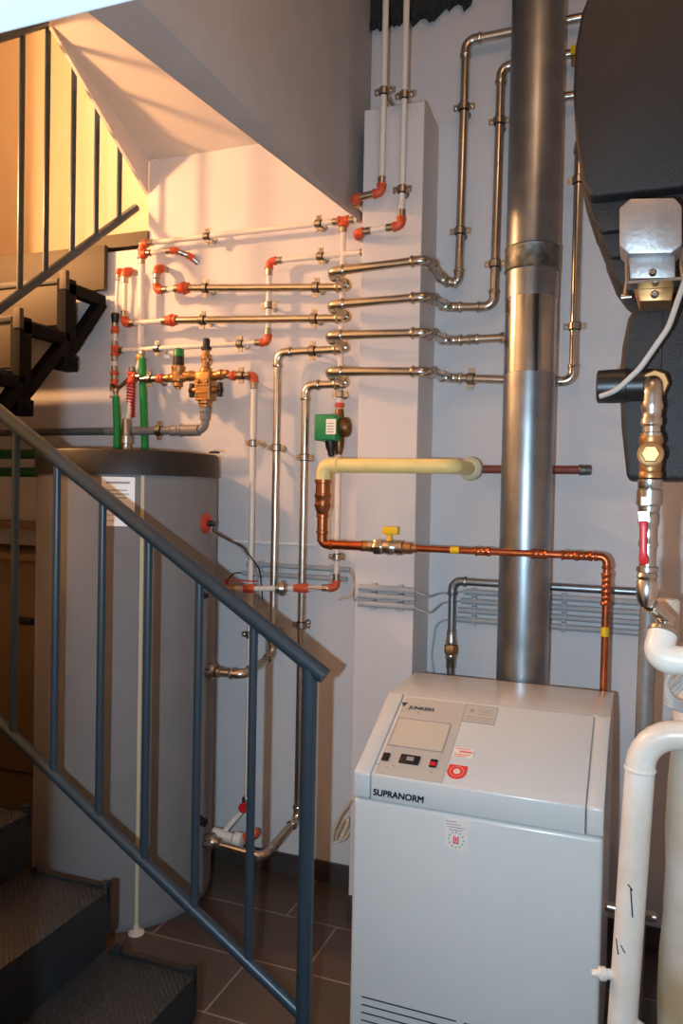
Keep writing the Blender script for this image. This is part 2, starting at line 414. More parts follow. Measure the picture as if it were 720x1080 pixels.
# S3
F1 = W(345, 354, .29); G1 = W(450, 351, .29); zl = W(500, 358, .07).z
v = W(293, 380, .07); tk = V((-1.904+.345, 2.66, 0)); zb = W(290, 690, .07).z
e1 = Y(214, 707, 2.66)
pts = [e1+V((.0, 0, 0)), V((v.x+.0, 2.66, e1.z)), V((v.x, YW-.07, e1.z+.03)), V((v.x, YW-.07, W(293, 362, .07).z)), wp(F1, .07), F1, G1,
       V((G1.x+.02, YW-.07, zl)), V((-.36, YW-.07, zl)), V((-.36, YW-.07, W(580, 104, .07).z)), V((-.02, YW-.07, W(600, 103, .07).z))]
pts[4].z = F1.z-.01; pts[3].z = pts[4].z
s3, pp = pipe('steel_pipe', 'third steel pipe from the top, dropping to the upper tank connection', pts, RS, steel,
     clamps=[(328, 361), (291, 475), (290, 661)], group='steel pipes across the back wall')
for q in ((500, 358), (534, 358)):
    p, d = near_on(pp, *q); obj('press_coupling', lathe(B(), p-d*.02, d, [(0, RS), (0, RS*1.3), (.008, RS*1.35), (.012, RS*1.12), (.028, RS*1.12), (.032, RS*1.35), (.04, RS*1.3)], 16), steel, s3)
def union(parent, p, d, r, m=brass):
    bm = B(); lathe(bm, p, d, [(0, r*1.3), (.012, r*1.9), (.03, r*1.9)], 16); hexa(bm, p+d*.03, d, .028, r*2.1)
    lathe(bm, p+d*.058, d, [(0, r*1.7), (.01, r*1.3), (.03, r*1.3), (.033, r*1.05)], 16); return obj('union', bm, m, parent)
union(s3, e1+V((-.01, 0, 0)), V((1, 0, 0)), RS, nickel)
# S4
F1 = W(345, 392, .29); G1 = W(450, 392, .29); zl = W(490, 398, .07).z
v = W(321, 480, .07); e1 = Y(214, 886, 2.66); zt = F1.z-.015
pts = [e1, V((v.x-.03, 2.66, e1.z-.02)), V((v.x, YW-.07, e1.z+.04)), V((v.x, YW-.07, zt)), V((F1.x, YW-.07, zt)), F1, G1, V((G1.x+.02, YW-.07, zl)),
       V((-.19, YW-.07, zl))]
zt2 = W(601, 145, .07).z
pts = pts[:-1]+[V((-.235, YW-.07, zl-.03)), V((-.235, YW-.07, zt2)), V((-.02, YW-.07, zt2))]
s4, pp = pipe('steel_pipe', 'lowest of the four crossing steel pipes, dropping to the lower tank connection', pts, RS, steel,
     clamps=[(320, 475), (318, 661), (499, 398), (601, 347), (603, 193)], group='steel pipes across the back wall')
union(s4, e1+V((-.01, 0, 0)), V((1, 0, 0)), RS, nickel)
# steel pipe behind the boiler
q0 = W(474, 720, .1); q1 = W(477, 613, .1)
pts = [V((q0.x, YW-.09, .8)), V((q0.x, YW-.09, q1.z)), V((.05, YW-.09, q1.z-.0))]
s5, pp = pipe('steel_pipe', 'steel pipe rising behind the boiler and running right in front of grey conduits', pts, .0145, galv, clamps=[], fm=galv)
p, d = near_on(pp, 475, 685)
bm = B(); hexa(bm, p-V((0, 0, .018)), V((0, 0, 1)), .036, .026); o = obj('union_nut', bm, brass, s5, label='brass union nut')
bm = lathe(B(), p+V((0, 0, .02)), V((0, 0, 1)), [(0, .02), (.01, .022), (.02, .018), (.05, .018), (.052, .015)], 16); obj('threaded_sleeve', bm, nickel, s5)
bm = lathe(B(), p+V((0, 0, -.02)), V((0, 0, -1)), [(0, .02), (.01, .022), (.02, .018), (.05, .018), (.052, .015)], 16); obj('threaded_sleeve', bm, nickel, s5)

RW = .0112
# P1: ceiling -> elbows -> long top pipe -> tank riser
a = W(408, 0, COL+.05); yA = YW-COL-.05
c = Y(402, 203, yA); e = Y(372, 214, yA); e.z = c.z-.02
cx = c.x
back = W(384, 231, .06); 
pts = [V((cx+.005, yA, 3.7)), c, V((e.x, yA, c.z)), V((e.x+.005, YW-.06, c.z-.02)), ]
b0 = V((-1.05, YW-.06, 0))
pts = [V((cx+.003, yA, 3.7)), V((cx, yA, c.z)), V((e.x, yA, c.z-.01)), V((e.x, YW-.06, c.z-.05))]
left = W(150, 250, .06)
zt = W(362, 233, .06).z
pts[-1].z = zt
pts += [V((left.x, YW-.06, zt)), V((left.x, YW-.06, W(143, 382, .06).z))]
p1, pp = pipe('white_pipe', 'white ceiling pipe on the left, running along the top row to the tank riser', pts, RW, white, 'red',
      clamps=[(404, 101), (335, 233), (214, 246)])
t0 = W(362, 233, .06); t0.z = zt
tee_red(p1, t0, [(1, 0, 0), (-1, 0, 0), (0, 0, -1)], RW)
tee_red(p1, V((left.x, YW-.06, W(147, 268, .06).z)), [(0, 0, 1), (0, 0, -1), (1, 0, 0)], RW)
x145 = left.x
obj('thick_riser', cyl(B(), V((left.x, YW-.06, W(146, 280, .06).z)), V((left.x, YW-.06, W(143, 364, .06).z)), .0155), white, p1, label='thicker white riser section')
# P2
c = Y(423, 238, yA); e = Y(375, 251, yA); zt2_ = W(383, 266, .06).z
q = W(284, 271, .06); q2 = W(283, 361, .06); lf = W(121, 371, .06)
ex = Y(375, 251, yA).x
pts = [V((c.x+.003, yA, 3.7)), V((c.x, yA, c.z)), V((ex, yA, c.z-.01)), V((ex, YW-.06, zt2_)), V((q.x, YW-.06, zt2_)), V((q.x, YW-.06, q2.z)), V((lf.x, YW-.06, q2.z))]
p2, pp = pipe('white_pipe', 'white ceiling pipe on the right, stepping down in the middle of the wall', pts, RW, white, 'red',
      clamps=[(427, 98), (423, 207), (335, 268), (284, 323), (252, 364), (167, 368)])
xl = lf.x; zlf = q2.z
# left riser with valves, ends in the left green hose
zt_ = W(120, 336, .06).z; zb_ = W(121, 404, .06).z
pts = [V((xl, YW-.06, zt_)), V((xl, YW-.06, zb_)), V((xl+.03, YW-.10, zb_-.03)), V((x145-.02, YW-.10, zb_+.03))]
p3, pp = pipe('white_pipe', 'short white riser with a chain of orange fittings at the far left of the pipework', pts[:2]+[V((xl+.01, YW-.09, W(121, 420, .06).z))], RW, white, 'red')
tee_red(p3, V((xl, YW-.06, zlf)), [(0, 0, 1), (0, 0, -1), (1, 0, 0)], RW)
end_red(p3, V((xl, YW-.06, W(120, 352, .06).z)), V((0, 0, 1)), RW, .03)
end_red(p3, V((xl, YW-.06, W(120, 396, .06).z)), V((0, 0, 1)), RW, .02)
obj('end_cap', lathe(B(), V((xl, YW-.06, zt_-.02)), V((0, 0, 1)), [(0, .016), (.018, .016), (.022, .019), (.04, .019), (.044, .015)], 12), black, p3, label='black end cap')
pipe('chrome_pipe', 'bent bronze coloured tube joining left riser to the tank riser', [V((xl+.003, YW-.075, zb_-.01)), V((xl+.035, YW-.09, zb_-.035)), V((x145-.01, YW-.07, zb_+.045))], .008, dbrass, fits=False, R=.03)
# thin pipe into the wall, far left
q = W(124, 284, .06)
pipe('white_pipe', 'thin white pipe dropping from the leftmost orange elbow', [V((q.x+.0, YW, q.z)), V((q.x, YW-.055, q.z)), V((q.x-.01, YW-.055, W(121, 332, .06).z))], .0075, white, 'red', R=.014)
# branch at top with wall elbow
q = W(184, 269, .06); z_ = W(147, 268, .06).z
pipe('white_pipe', 'short white branch with orange elbows ending at the wall beside tank riser', [V((x145+.05, YW-.06, z_)), V((q.x, YW-.06, z_)), V((q.x+.055, YW-.02, z_-.02)), V((q.x+.075, YW, z_-.04))], .010, white, 'red', R=.014)

# thick riser over the tank: safety group down to the tank lid
zL = 1.75
q = X(0, 0, -5)
xr = x145; yr_ = YW-.12
def zat(px, py): return W(px, py, .12).z
t = thing('tank_riser', 'riser with orange tee, red tape and silver union standing on the tank lid', 'valve', (xr, yr_, zL))
obj('tube', sweep(B(), [V((xr, YW-.06, zat(143, 372))), V((xr, YW-.075, zat(143, 385))), V((xr, YW-.12, zat(141, 400))), V((xr-.005, YW-.16, zL+.002))], .012), white, t)
bm = hexa(B(), V((xr, YW-.062, zat(143, 384))), V((0, 0, 1)), .05, .019); obj('brass_nut', bm, brass, t)
tc_ = V((xr, YW-.12, zat(141, 398)))
tee_red(t, tc_, [(0, 0, 1), (0, 0, -1), (1, 0, 0)], .012)
bm = B(); n = 90; za, zb2 = zat(140, 402), zat(140, 440)
hp = [V((xr-.002+.015*cos(i*.8), YW-.125+.015*sin(i*.8), za+(zb2-za)*i/n)) for i in range(n+1)]
obj('red_tape', sweep(bm, hp, .0055, 6), red, t)
bm = B(); zc_ = zL+.001; ax = V((xr-.004, YW-.15, zc_))
lathe(bm, ax, V((0, 0, 1)), [(0, .03), (.02, .03), (.022, .024), (.05, .024), (.052, .03), (.085, .03), (.09, .021), (.14, .019), (.16, .016)], 14)
obj('union', bm, nickel, t)

# green hoses
for i, (px, top, lab) in enumerate(((122, 418, 'left green insulated hose rising from tank lid'), (150, 378, 'right green insulated hose rising from tank lid behind the thick riser'))):
    o0 = .16 if i == 0 else .10
    a = Y(px+1, 470, YW-o0); b2 = Y(px, top, YW-o0)
    t = thing('insulated_hose', lab, 'hose', (a.x, YW-o0, zL), 'green hoses')
    pts = [V((a.x+(.01 if i else .0), YW-o0, zL+.001)), V(((a.x+b2.x)/2+.004, YW-o0, (zL+b2.z)/2)), V((b2.x, YW-o0, b2.z))]
    obj('foam_sleeve', sweep(B(), path(pts, .3), .0155), green, t)
    bm = lathe(B(), pts[2]+V((0, 0, -.005)), V((0, 0, 1)), [(0, .010), (.02, .010), (.022, .013), (.035, .013), (.04, .009)], 12); obj('end_fitting', bm, nickel, t)

# ------------------------------------------------------------------ mixing valve group
yv = YW-.12
def v_(px, py): return Y(px, py, yv)
zc = v_(205, 398).z; cx = v_(217, 398).x
t = thing('mixing_valve', 'brass mixing valve group with green cap and black side handles over the tank', 'valve', (cx, yv, v_(217, 430).z))
xl0 = x145+.045; xr0 = v_(262, 396).x
obj('tube', cyl(B(), V((xl0, yv, zc)), V((v_(245, 395).x+.08, yv, zc)), .0115), nickel, t)
end_red(t, V((v_(172, 398).x, yv, zc)), V((-1, 0, 0)), .0115, .03)
end_red(t, V((v_(243, 396).x, yv, zc)), V((1, 0, 0)), .0115, .03)
c1, d = V((v_(157, 399).x, yv, zc)), V((1, 0, 0)); clamp(t, c1, d, .0115)
c1 = V((v_(254, 395).x, yv, zc)); clamp(t, c1, d, .0115)
# pressure reducer
xp = v_(188, 398).x
bm = B(); lathe(bm, V((xp-.062, yv, zc)), V((1, 0, 0)), [(0, .016), (.02, .018), (.022, .014), (.03, .02), (.045, .022), (.075, .022), (.09, .018), (.1, .015), (.125, .017)], 18)
lathe(bm, V((xp, yv, zc+.035)), V((0, 0, -1)), [(0, .026), (.02, .028), (.05, .026), (.056, .02), (.07, .021), (.075, .014), (.082, .013)], 18)
lathe(bm, V((xp, yv, zc+.02)), V((0, 0, 1)), [(0, .026), (.02, .03), (.03, .03), (.034, .02)], 18)
r1 = obj('pressure_reducer', bm, brass, t)
zt0 = v_(188, 386).z
obj('adjusting_knob', lathe(B(), V((xp, yv, zc+.045)), V((0, 0, 1)), [(0, .024), (.05, .022), (.052, .02)], 20), black, r1)
obj('green_cap', lathe(B(), V((xp, yv, zc+.09)), V((0, 0, 1)), [(0, .0235), (.03, .0215), (.034, .018)], 20), greenp, r1, label='green cap')
# mixing body
bm = B(); zb0 = v_(217, 427).z
box(bm, (cx-.036, yv-.03, zb0+.015), (cx+.036, yv+.03, zc+.02), .008)
lathe(bm, V((cx, yv, zc+.02)), V((0, 0, 1)), [(0, .026), (.015, .024), (.02, .017), (.05, .017), (.052, .023), (.07, .023), (.074, .014), (.095, .014)], 18)
lathe(bm, V((cx, yv, zb0+.02)), V((0, 0, -1)), [(0, .03), (.015, .03), (.02, .024), (.03, .024)], 18)
for s in (-1, 1):
    lathe(bm, V((cx+s*.03, yv, zc)), V((s, 0, .15)), [(0, .02), (.03, .019), (.035, .022), (.05, .022), (.055, .016), (.075, .016)], 16)
    lathe(bm, V((cx+s*.03, yv, zc-.055)), V((s, 0, 0)), [(0, .017), (.02, .017), (.022, .012), (.03, .012)], 14)
    cyl(bm, V((cx+s*.02, yv-.03, zc-.02)), V((cx+s*.02, yv-.04, zc-.02)), .01)
for k in range(3): box(bm, (cx-.03, yv-.034, zc-.1+k*.03), (cx+.03, yv-.029, zc-.094+k*.03), .001)
mb = obj('valve_body', bm, brass, t)
for s in (-1, 1):
    bm = B(); lathe(bm, V((cx+s*.058, yv, zc-.055)), V((s, 0, 0)), [(0, .012), (.008, .014), (.018, .014)], 12)
    box(bm, (cx+s*.067-.009, yv-.01, zc-.085), (cx+s*.067+.009, yv+.01, zc-.025), .004)
    obj('side_handle', bm, black, mb, label='black side handle')
zt0 = zc+.112
obj('top_knob', lathe(B(), V((cx, yv, zt0)), V((0, 0, 1)), [(0, .022), (.012, .022), (.014, .015), (.045, .015), (.048, .012)], 16), black, mb, label='black top knob')
bm = B(); s, tt = V((0, 1, 0)), V((0, 0, 1)); pc = V((cx+.022, yv-.01, zc+.06))
ringp = [pc+V((.003*sin(k), cos(2*pi*k/14)*.016, sin(2*pi*k/14)*.018)) for k in range(15)]
obj('lead_ring', sweep(bm, ringp, .0025, 6), nickel, mb)
# pipe to the right of it, going down
xd = W(271, 420, .07).x; zx = W(268, 700, .07).z
pts = [V((v_(258, 396).x+.005, yv, zc)), V((xd, yv, zc)), V((xd, YW-.07, zc-.04)), V((xd, YW-.07, .26)), V((xd-.05, 2.72, .2)), V((-1.904+.345, 2.72, .19))]
pts = [V((v_(258, 396).x+.005, YW-.10, zc)), V((xd, YW-.10, zc)), V((xd, YW-.10, .30)), V((xd-.04, 2.74, .225)), V((-1.904+.335, 2.74, .225))]
p5, pp = pipe('white_pipe', 'tall white pipe dropping from the brass mixing valve to floor beside the tank', pts, .0115, white, 'red', clamps=[(269, 474), (266, 663)], skip=(1, 2))
bm = B(); p = near_on(pp, 268, 848)[0]
lathe(bm, p-V((0, 0, .03)), V((0, 0, 1)), [(0, .016), (.01, .02), (.05, .02), (.06, .016)], 14); vv = obj('shut_off_valve', bm, nickel, p5)
lathe(bm := B(), p+V((0, -.02, 0)), V((.4, -1, 0)), [(0, .006), (.02, .006), (.02, .02), (.03, .022), (.035, .018)], 12); obj('red_knob', bm, red, vv, label='red knob')
bm = lathe(B(), V((-1.57, 2.74, .225)), V((1, 0, -.05)), [(0, .026), (.03, .026), (.04, .021), (.09, .021), (.1, .03), (.13, .03), (.135, .018)], 18)
obj('grey_union', bm, white, p5)
bm = lathe(B(), V((-1.42, 2.73, .235)), V((1, .2, .75)), [(0, .02), (.01, .022), (.04, .022), (.06, .014)], 14); obj('orange_socket', bm, orange, p5)

# drain pipe of the mixing valve
yd = yv; zd = v_(200, 454).z
pts = [V((cx, yd, zb0-.005)), V((cx, yd, zd)), V((v_(150, 459).x, yd, zd)), ]
t, pp = pipe('drain_pipe', 'grey plastic drain pipe running left below the brass mixing valve', [V((cx, yd, zb0-.008)), V((cx, yd, zd)), V((v_(112, 459).x, yd, zd))], .0175, pvc, fits=False, R=.035)
for a, b2, r in ((v_(190, 454).x, v_(210, 454).x, .024), (v_(180, 454).x, v_(188, 454).x, .021)):
    obj('socket', lathe(B(), V((a, yd, zd)), V((1, 0, 0)), [(0, .018), (0, r*1.12), (.008, r*1.12), (.01, r), (b2-a, r)], 18), pvc, t)
obj('socket', lathe(B(), V((cx, yd, zb0-.012)), V((0, 0, -1)), [(0, .02), (0, .026), (.02, .026), (.022, .023), (.05, .023), (.05, .018)], 18), pvc, t)
clamp(t, V((v_(168, 455).x, yd, zd)), V((1, 0, 0)), .0175)
a = Y(118, 458, YW-.12); b2 = Y(0, 459, YW-.12)
o = obj('dark_section', cyl(B(), V((v_(112, 459).x+.01, yd, zd)), V((-2.9, yd, zd-.0)), .0165), pvcd, t, label='darker blue grey section')

# ------------------------------------------------------------------ circulation line and pump
xp = t0.x; yp = YW-.06
zu = W(359, 425, .06).z; zdn = W(357, 477, .06).z; ze = W(354, 620, .06).z
pts = [V((xp, yp, t0.z-.03)), V((xp+.0, yp, zu))]
t, pp = pipe('white_pipe', 'upright white pipe between orange tee and the green pump', pts, RW*.95, white, 'red', clamps=[(358, 417)], skip=())
end_red(t, V((xp, yp, zu+.0)), V((0, 0, -1)), RW, .02)
q = Y(255, 622, YW-.14); 
pts = [V((xp, yp, zdn+.01)), V((xp, yp, ze)), Y(240, 621, YW-.18), Y(215, 617, 2.70)]
t, pp = pipe('white_pipe', 'white pipe from the green pump down and left with a chrome union', pts, RW, white, 'red', clamps=[(354, 587)], skip=(1,))
d = (pts[2]-pts[1]).normalized()
p, _ = near_on(pp, 298, 629)
bm = B(); lathe(bm, p-d*.03, d, [(0, .014), (.01, .018), (.012, .03), (.03, .032), (.035, .024), (.045, .022), (.05, .014)], 20); u = obj('chrome_union', bm, nickel, t)
p, _ = near_on(pp, 318, 628); lathe(bm := B(), p-d*.03, d, [(0, .013), (0, .018), (.02, .02), (.04, .018), (.06, .014)], 14); obj('orange_socket', bm, orange, t)
p, _ = near_on(pp, 262, 623); lathe(bm := B(), p-d*.02, d, [(0, .013), (0, .018), (.02, .02), (.045, .017)], 14); obj('orange_socket', bm, orange, t)
p, _ = near_on(pp, 240, 621)
lathe(bm := B(), p-d*.03, d, [(0, .014), (.0, .019), (.015, .02), (.017, .015), (.03, .022), (.05, .022), (.06, .016), (.07, .019), (.085, .019)], 16)
bv = obj('ball_valve', bm, brass, t)
bm = B(); a = p+V((.0, -.01, .02)); cyl(bm, p, a+V((0, 0, .02)), .006, 8); b3 = Y(270, 614, a.y)
bar(bm, a+V((0, 0, .016)), V((b3.x, a.y, a.z+.018)), .012, .004); obj('red_lever', bm, red, bv, label='thin red lever')
bm = B(); a = near_on(pp, 326, 628)[0]+V((0, -.03, .004)); b3 = Y(344, 621, a.y)
cyl(bm, a, b3, .004, 8); lathe(bm, b3, (b3-a), [(0, .007), (.012, .007)], 8); obj('drain_spigot', bm, nickel, t)
# pump
zp = (zu+zdn)/2-.0
t = thing('circulation_pump', 'green circulation pump on the thin upright white pipe', 'pump', (xp, yp-.05, zdn))
bm = B(); lathe(bm, V((xp, yp, zu-.02)), V((0, 0, -1)), [(0, .012), (.01, .017), (.03, .018), (.05, .021), (zu-zdn-.06, .021), (zu-zdn-.03, .017), (zu-zdn-.01, .012)], 16)
lathe(bm, V((xp-.005, yp-.02, zp)), V((1, .15, 0)), [(0, .03), (.01, .036), (.03, .04), (.045, .04), (.055, .034), (.06, .02)], 24)
obj('pump_body', bm, dbrass, t)
q1 = Y(335, 438, yp-.05); q2 = Y(356, 465, yp-.05)
bm = box(B(), (q1.x, yp-.085, q2.z), (q2.x, yp-.005, q1.z+.0), .006); g = obj('motor_housing', bm, greenp, t)
q3 = Y(344, 442, yp-.085); q4 = Y(355, 458, yp-.085)
bm = box(B(), (q3.x, yp-.087, q4.z), (q4.x-.004, yp-.0845, q3.z)); o = obj('rating_label', bm, stickw, g)
bm = B()
for k in range(4): box(bm, (q3.x+.005, yp-.0878, q4.z+.008+k*.011), (q4.x-.012, yp-.0868, q4.z+.011+k*.011))
obj('print', bm, greyink, o, smooth=False)
lathe(bm := B(), V(((q1.x+q2.x)/2+.01, yp-.045, q2.z+.002)), V((.1, 0, -1)), [(0, .022), (.03, .02), (.04, .015), (.06, .013), (.065, .008)], 16); obj('cable_gland', bm, black, t)

# ------------------------------------------------------------------ gas: yellow pipe and copper pipe
yg = YW-.335
q = Y(345, 491, yg); qe = Y(474, 492, yg); wz = q.z
we = W(497, 490, .10)
ql = Y(341, 491, yg)
zc_ = Y(338, 574, yg).z
t = thing('gas_pipe', 'thick pale yellow gas pipe over the pilaster, ending in copper reducers', 'pipe', (ql.x, yg, Y(340, 530, yg).z))
zy2 = Y(340, 507, yg).z
pts = [V((ql.x, yg, zy2)), V((ql.x, yg, wz)), V((we.x-.015, yg, wz)), V((we.x, YW-.07, wz))]
obj('tube', sweep(B(), path(pts, .04), .0265, 20), yellowp, t)
lathe(bm := B(), V((Y(354, 490, yg).x, yg, wz)), V((1, 0, 0)), [(0, .027), (0, .030), (.008, .030), (.01, .027)], 20); obj('joint_ring', bm, yellowp, t)
obj('wall_collar', lathe(B(), V((we.x, YW-.14, wz)), V((0, 1, 0)), [(0, .03), (.01, .042), (.03, .045), (.055, .04), (.06, .03)], 22), fcream, t, label='pale cream collar')
bm = B(); lathe(bm, V((ql.x, yg, zy2+.004)), V((0, 0, -1)), [(0, .026), (0, .031), (.012, .031), (.014, .0275), (.05, .0275), (.052, .031), (.064, .031), (.068, .028), (.085, .028), (.088, .031), (.096, .031), (.125, .021), (.128, .0235), (.138, .0235), (.14, .0195), (.185, .0195), (.187, .0225), (.197, .0225), (.2, .0185), (.225, .0185), (.228, .015)], 22)
obj('reducer', bm, mat('bronze_copper', (166, 104, 68), .35, .9, var=.2, scale=30), t, label='bronze and copper reducer')
RC = .0115
zq = zy2-.075
cr = Y(640, 584, yg); cz = zc_
yfar = yg
pts = [V((ql.x, yg, zq)), V((ql.x, yg, cz)), V((cr.x, yg, cz)), V((cr.x, yg, 1.0-.15))]
t2, pp = pipe('copper_pipe', 'copper gas pipe crossing in front of the flue, with yellow handled valve', pts, RC, copper, fm=copper, R=.022)
vx = near_on(pp, 384, 575)[0].x
obj('wide_elbow', sweep(B(), path([V((ql.x, yg, cz+.045)), V((ql.x, yg, cz)), V((vx, yg, cz))], .022), .0165, 16), copper, t2, label='thicker copper section')
for xx in (ql.x+.03, vx-.012): obj('press_fitting', lathe(B(), V((xx, yg, cz)), V((1, 0, 0)), [(0, .0165), (.001, .0195), (.009, .0195), (.012, .0165)], 18), copper, t2)
def cop_ring(px, py, n=1, l=.05, r=RC*1.3):
    p, d = near_on(pp, px, py); bm = B()
    lathe(bm, p-d*l/2, d, [(0, RC*1.02), (0, r*1.1), (.005, r*1.15), (.009, r*.98), (l/2-.003, r*.93), (l/2, r*1.02), (l/2+.003, r*.93), (l-.009, r*.98), (l-.005, r*1.15), (l, r*1.1)], 18)
    obj('press_fitting', bm, copper, t2)
for q in ((508, 578), (575, 581), (597, 582), (621, 583), (638, 612), (637, 628)): cop_ring(*q)
for q, l in (((484, 577), .03), ((635, 670), .03)):
    p, d = near_on(pp, *q); obj('yellow_tape', lathe(B(), p-d*l/2, d, [(0, RC*1.0), (0, RC*1.1), (l, RC*1.1), (l, RC)], 18), yellow, t2, label='yellow marking tape')
p, d = near_on(pp, 408, 575)
bm = B(); lathe(bm, p-d*.075, d, [(0, .014), (0, .021), (.02, .022), (.022, .026), (.05, .027), (.055, .024), (.075, .028), (.085, .028), (.1, .022), (.102, .027), (.125, .027)], 10)
hexa(bm, p-d*.055, d, .03, .0295)
gv = obj('gas_valve', bm, nickel, t2)
lathe(bm := B(), p-d*.095, d, [(0, .014), (0, .019), (.02, .019)], 18); obj('brass_nut', bm, brass, gv); bm = B(); lathe(bm, p+d*.05, d, [(0, .016), (0, .02), (.012, .022), (.03, .022), (.034, .016), (.05, .016)], 10); obj('brass_nut', bm, brass, gv)
bm = B(); lathe(bm, p, V((0, 0, 1)), [(0, .012), (.03, .012), (.03, .008), (.045, .008)], 14)
c1 = p+V((.004, 0, .045)); box(bm, c1-V((.028, .010, .0)), c1+V((.028, .01, .028)), .004); obj('butterfly_handle', bm, yellow, gv, label='yellow butterfly handle')
# red-brown capped pipe
a = V((we.x, YW-.045, wz)); e = W(614, 494, .045)
t = thing('capped_pipe', 'dark red primed pipe behind the flue with a grey end cap', 'pipe', (a.x, a.y, wz-.016))
obj('tube', cyl(B(), V((we.x, YW-.06, wz)), V((e.x, YW-.06, wz)), .0155), redbrown, t)
obj('end_cap', lathe(B(), V((e.x-.01, YW-.06, wz)), V((1, 0, 0)), [(0, .019), (.004, .021), (.01, .019), (.035, .019), (.042, .015)], 14), galvd, t)

# ------------------------------------------------------------------ flue
yf = YW-.25; xa = -.366; rf = .0865
z1 = Y(565, 262, yf).z; z2 = Y(565, 288, yf).z; z3 = Y(563, 316, yf).z; z4 = Y(560, 395, yf).z
t = thing('flue_pipe', 'large galvanised flue pipe standing behind the boiler', 'flue', (xa, yf, .93))
dx = .012
def fx(z): return V((xa+(z-1)*.000, yf, z))
obj('lower_section', lathe(B(), fx(.55), V((0, 0, 1)), [(0, rf), (z4-.55, rf)], 48), galv, t)
obj('middle_section', lathe(B(), fx(z4), V((0, 0, 1)), [(0, rf+.0008), (z3-z4, rf+.0008)], 48), galvs, t, label='shinier middle section')
obj('upper_section', lathe(B(), fx(z3), V((0, 0, 1)), [(0, rf+.0018), (3.7-z3, rf+.0018)], 48), galv, t)
bm = lathe(B(), fx(z2), V((0, 0, 1)), [(0, rf+.003), (.004, rf+.006), (.01, rf+.004), (z1-z2-.01, rf+.004), (z1-z2-.004, rf+.006), (z1-z2, rf+.003)], 48)
o = obj('clamp_band', bm, galvd, t)
# ------------------------------------------------------------------ boiler
x0, x1, yF, yB, zB, zS, zT, yS = -.713, -.062, 2.0, 2.62, .845, .775, .99, 2.31
t = thing('boiler', 'white floor-standing gas boiler with sloped control panel', 'boiler', ((x0+x1)/2, (yF+yB)/2, 0))
def prof(y0, y1, z0, inset=0):
    return [(y0, z0), (y0, zB), (yS, zT), (y1, zT), (y1, z0)]
bm = B(); xi0, xi1 = x0+.0, x1-.0
P = [(yF+.045, .03), (yF+.045, zB-.01), (yS+.02, zT-.004), (yB-.004, zT-.004), (yB-.004, .03)]
prism(bm, [V((x0+.004, y, z)) for y, z in P], (x1-x0-.008, 0, 0)); obj('casing', bm, boils, t, smooth=False)
# sides as sheets with the profile
for xs, nm in ((x0, 'side_panel'), (x1-.008, 'side_panel')):
    bm = B(); P = [(yF+.04, .03), (yF+.04, zS), (yF+.03, zB), (yS, zT-.001), (yB, zT-.001), (yB, .03)]
    prism(bm, [V((xs, y, z)) for y, z in P], (.008, 0, 0)); obj(nm, bm, boils, t, smooth=False)
bm = box(B(), (x0+.0, yF, .04), (x1, yF+.045, zS-.003), .012); fp = obj('front_panel', bm, boil, t)
sl = V((0, yS-yF, zT-zB)); up = sl.normalized(); right = V((1, 0, 0)); nrm = right.cross(up)
if nrm.y > 0: nrm = -nrm
def control(xa_, xb_, ins, name, bev=.006):
    P = [(yF, zS+.0005), (yF, zB), (yS, zT), (yS+.02, zT), (yS+.02, zT-.03), (yF+.04, zS+.0005)]
    bm = B(); prism(bm, [V((xa_, y+ins*.3, z-ins)) for y, z in P], (xb_-xa_, 0, 0)); bevel_all(bm, bev); return obj(name, bm, boil, t)
s0, s1_ = Y(390, 842, yF).x, Y(617, 884, yF).x
control(x0, s0-.0015, 0, 'cover_cheek'); ctrl = control(s0+.0015, s1_-.0015, .001, 'control_cover', .004); control(s1_+.0015, x1, 0, 'cover_cheek')
bm = box(B(), (x0, yS+.012, zT-.012), (x1, yB+.004, zT), .004); obj('top_cover', bm, boil, t)
bm = box(B(), (x0+.03, yF+.08, 0), (x1-.03, yB-.05, .05)); obj('plinth', bm, black, t)
pS = V((0, yF, zB))
def SL(px, py): return hit(px, py, pS+nrm*.0, nrm)
def plate(name, pts, n, m, parent, th=.0015, lift=.0, label=None):
    bm = prism(B(), [p+n*lift for p in pts], n*th); return obj(name, bm, m, parent, smooth=False, label=label)
# axis aligned rectangles on the slope from two pixel corners
def rect(px1, py1, px2, py2, plane='s'):
    if plane == 's':
        a, b2 = SL(px1, py1), SL(px2, py2); va = (a-pS).dot(up); vb = (b2-pS).dot(up)
        base = lambda x, v: pS*1+V((x, 0, 0))+up*v
    else:
        a, b2 = Y(px1, py1, yF), Y(px2, py2, yF); va, vb = a.z, b2.z
        base = lambda x, v: V((x, yF, v))
    xa2, xb2 = a.x, b2.x
    return [base(xa2, vb), base(xb2, vb), base(xb2, va), base(xa2, va)], (xa2, xb2, vb, va, base)
pa = SL(413, 738); pb = SL(469, 818)
vT = (SL(430, 739)-pS).dot(up); vB_ = .008
xA, xB_ = s0+.012, SL(480, 780).x
base = lambda x, v: pS+V((x, 0, 0))+up*v
L_ = sl.length
cp = plate('control_panel', [base(s0+.01, .006), base(xB_, .006), base(xB_, L_-.012), base(s0+.01, L_-.012)], nrm, boilp, ctrl, .0012, -.0004, label='grey control panel')
wx0, wx1 = SL(415, 772).x, SL(471, 778).x
v0, v1_ = (SL(438, 790)-pS).dot(up), (SL(448, 761)-pS).dot(up)
plate('display_window', [base(wx0, v0), base(wx1, v0), base(wx1, v1_), base(wx0, v1_)], nrm, window_m, ctrl, .0025, .0)
bm = B()
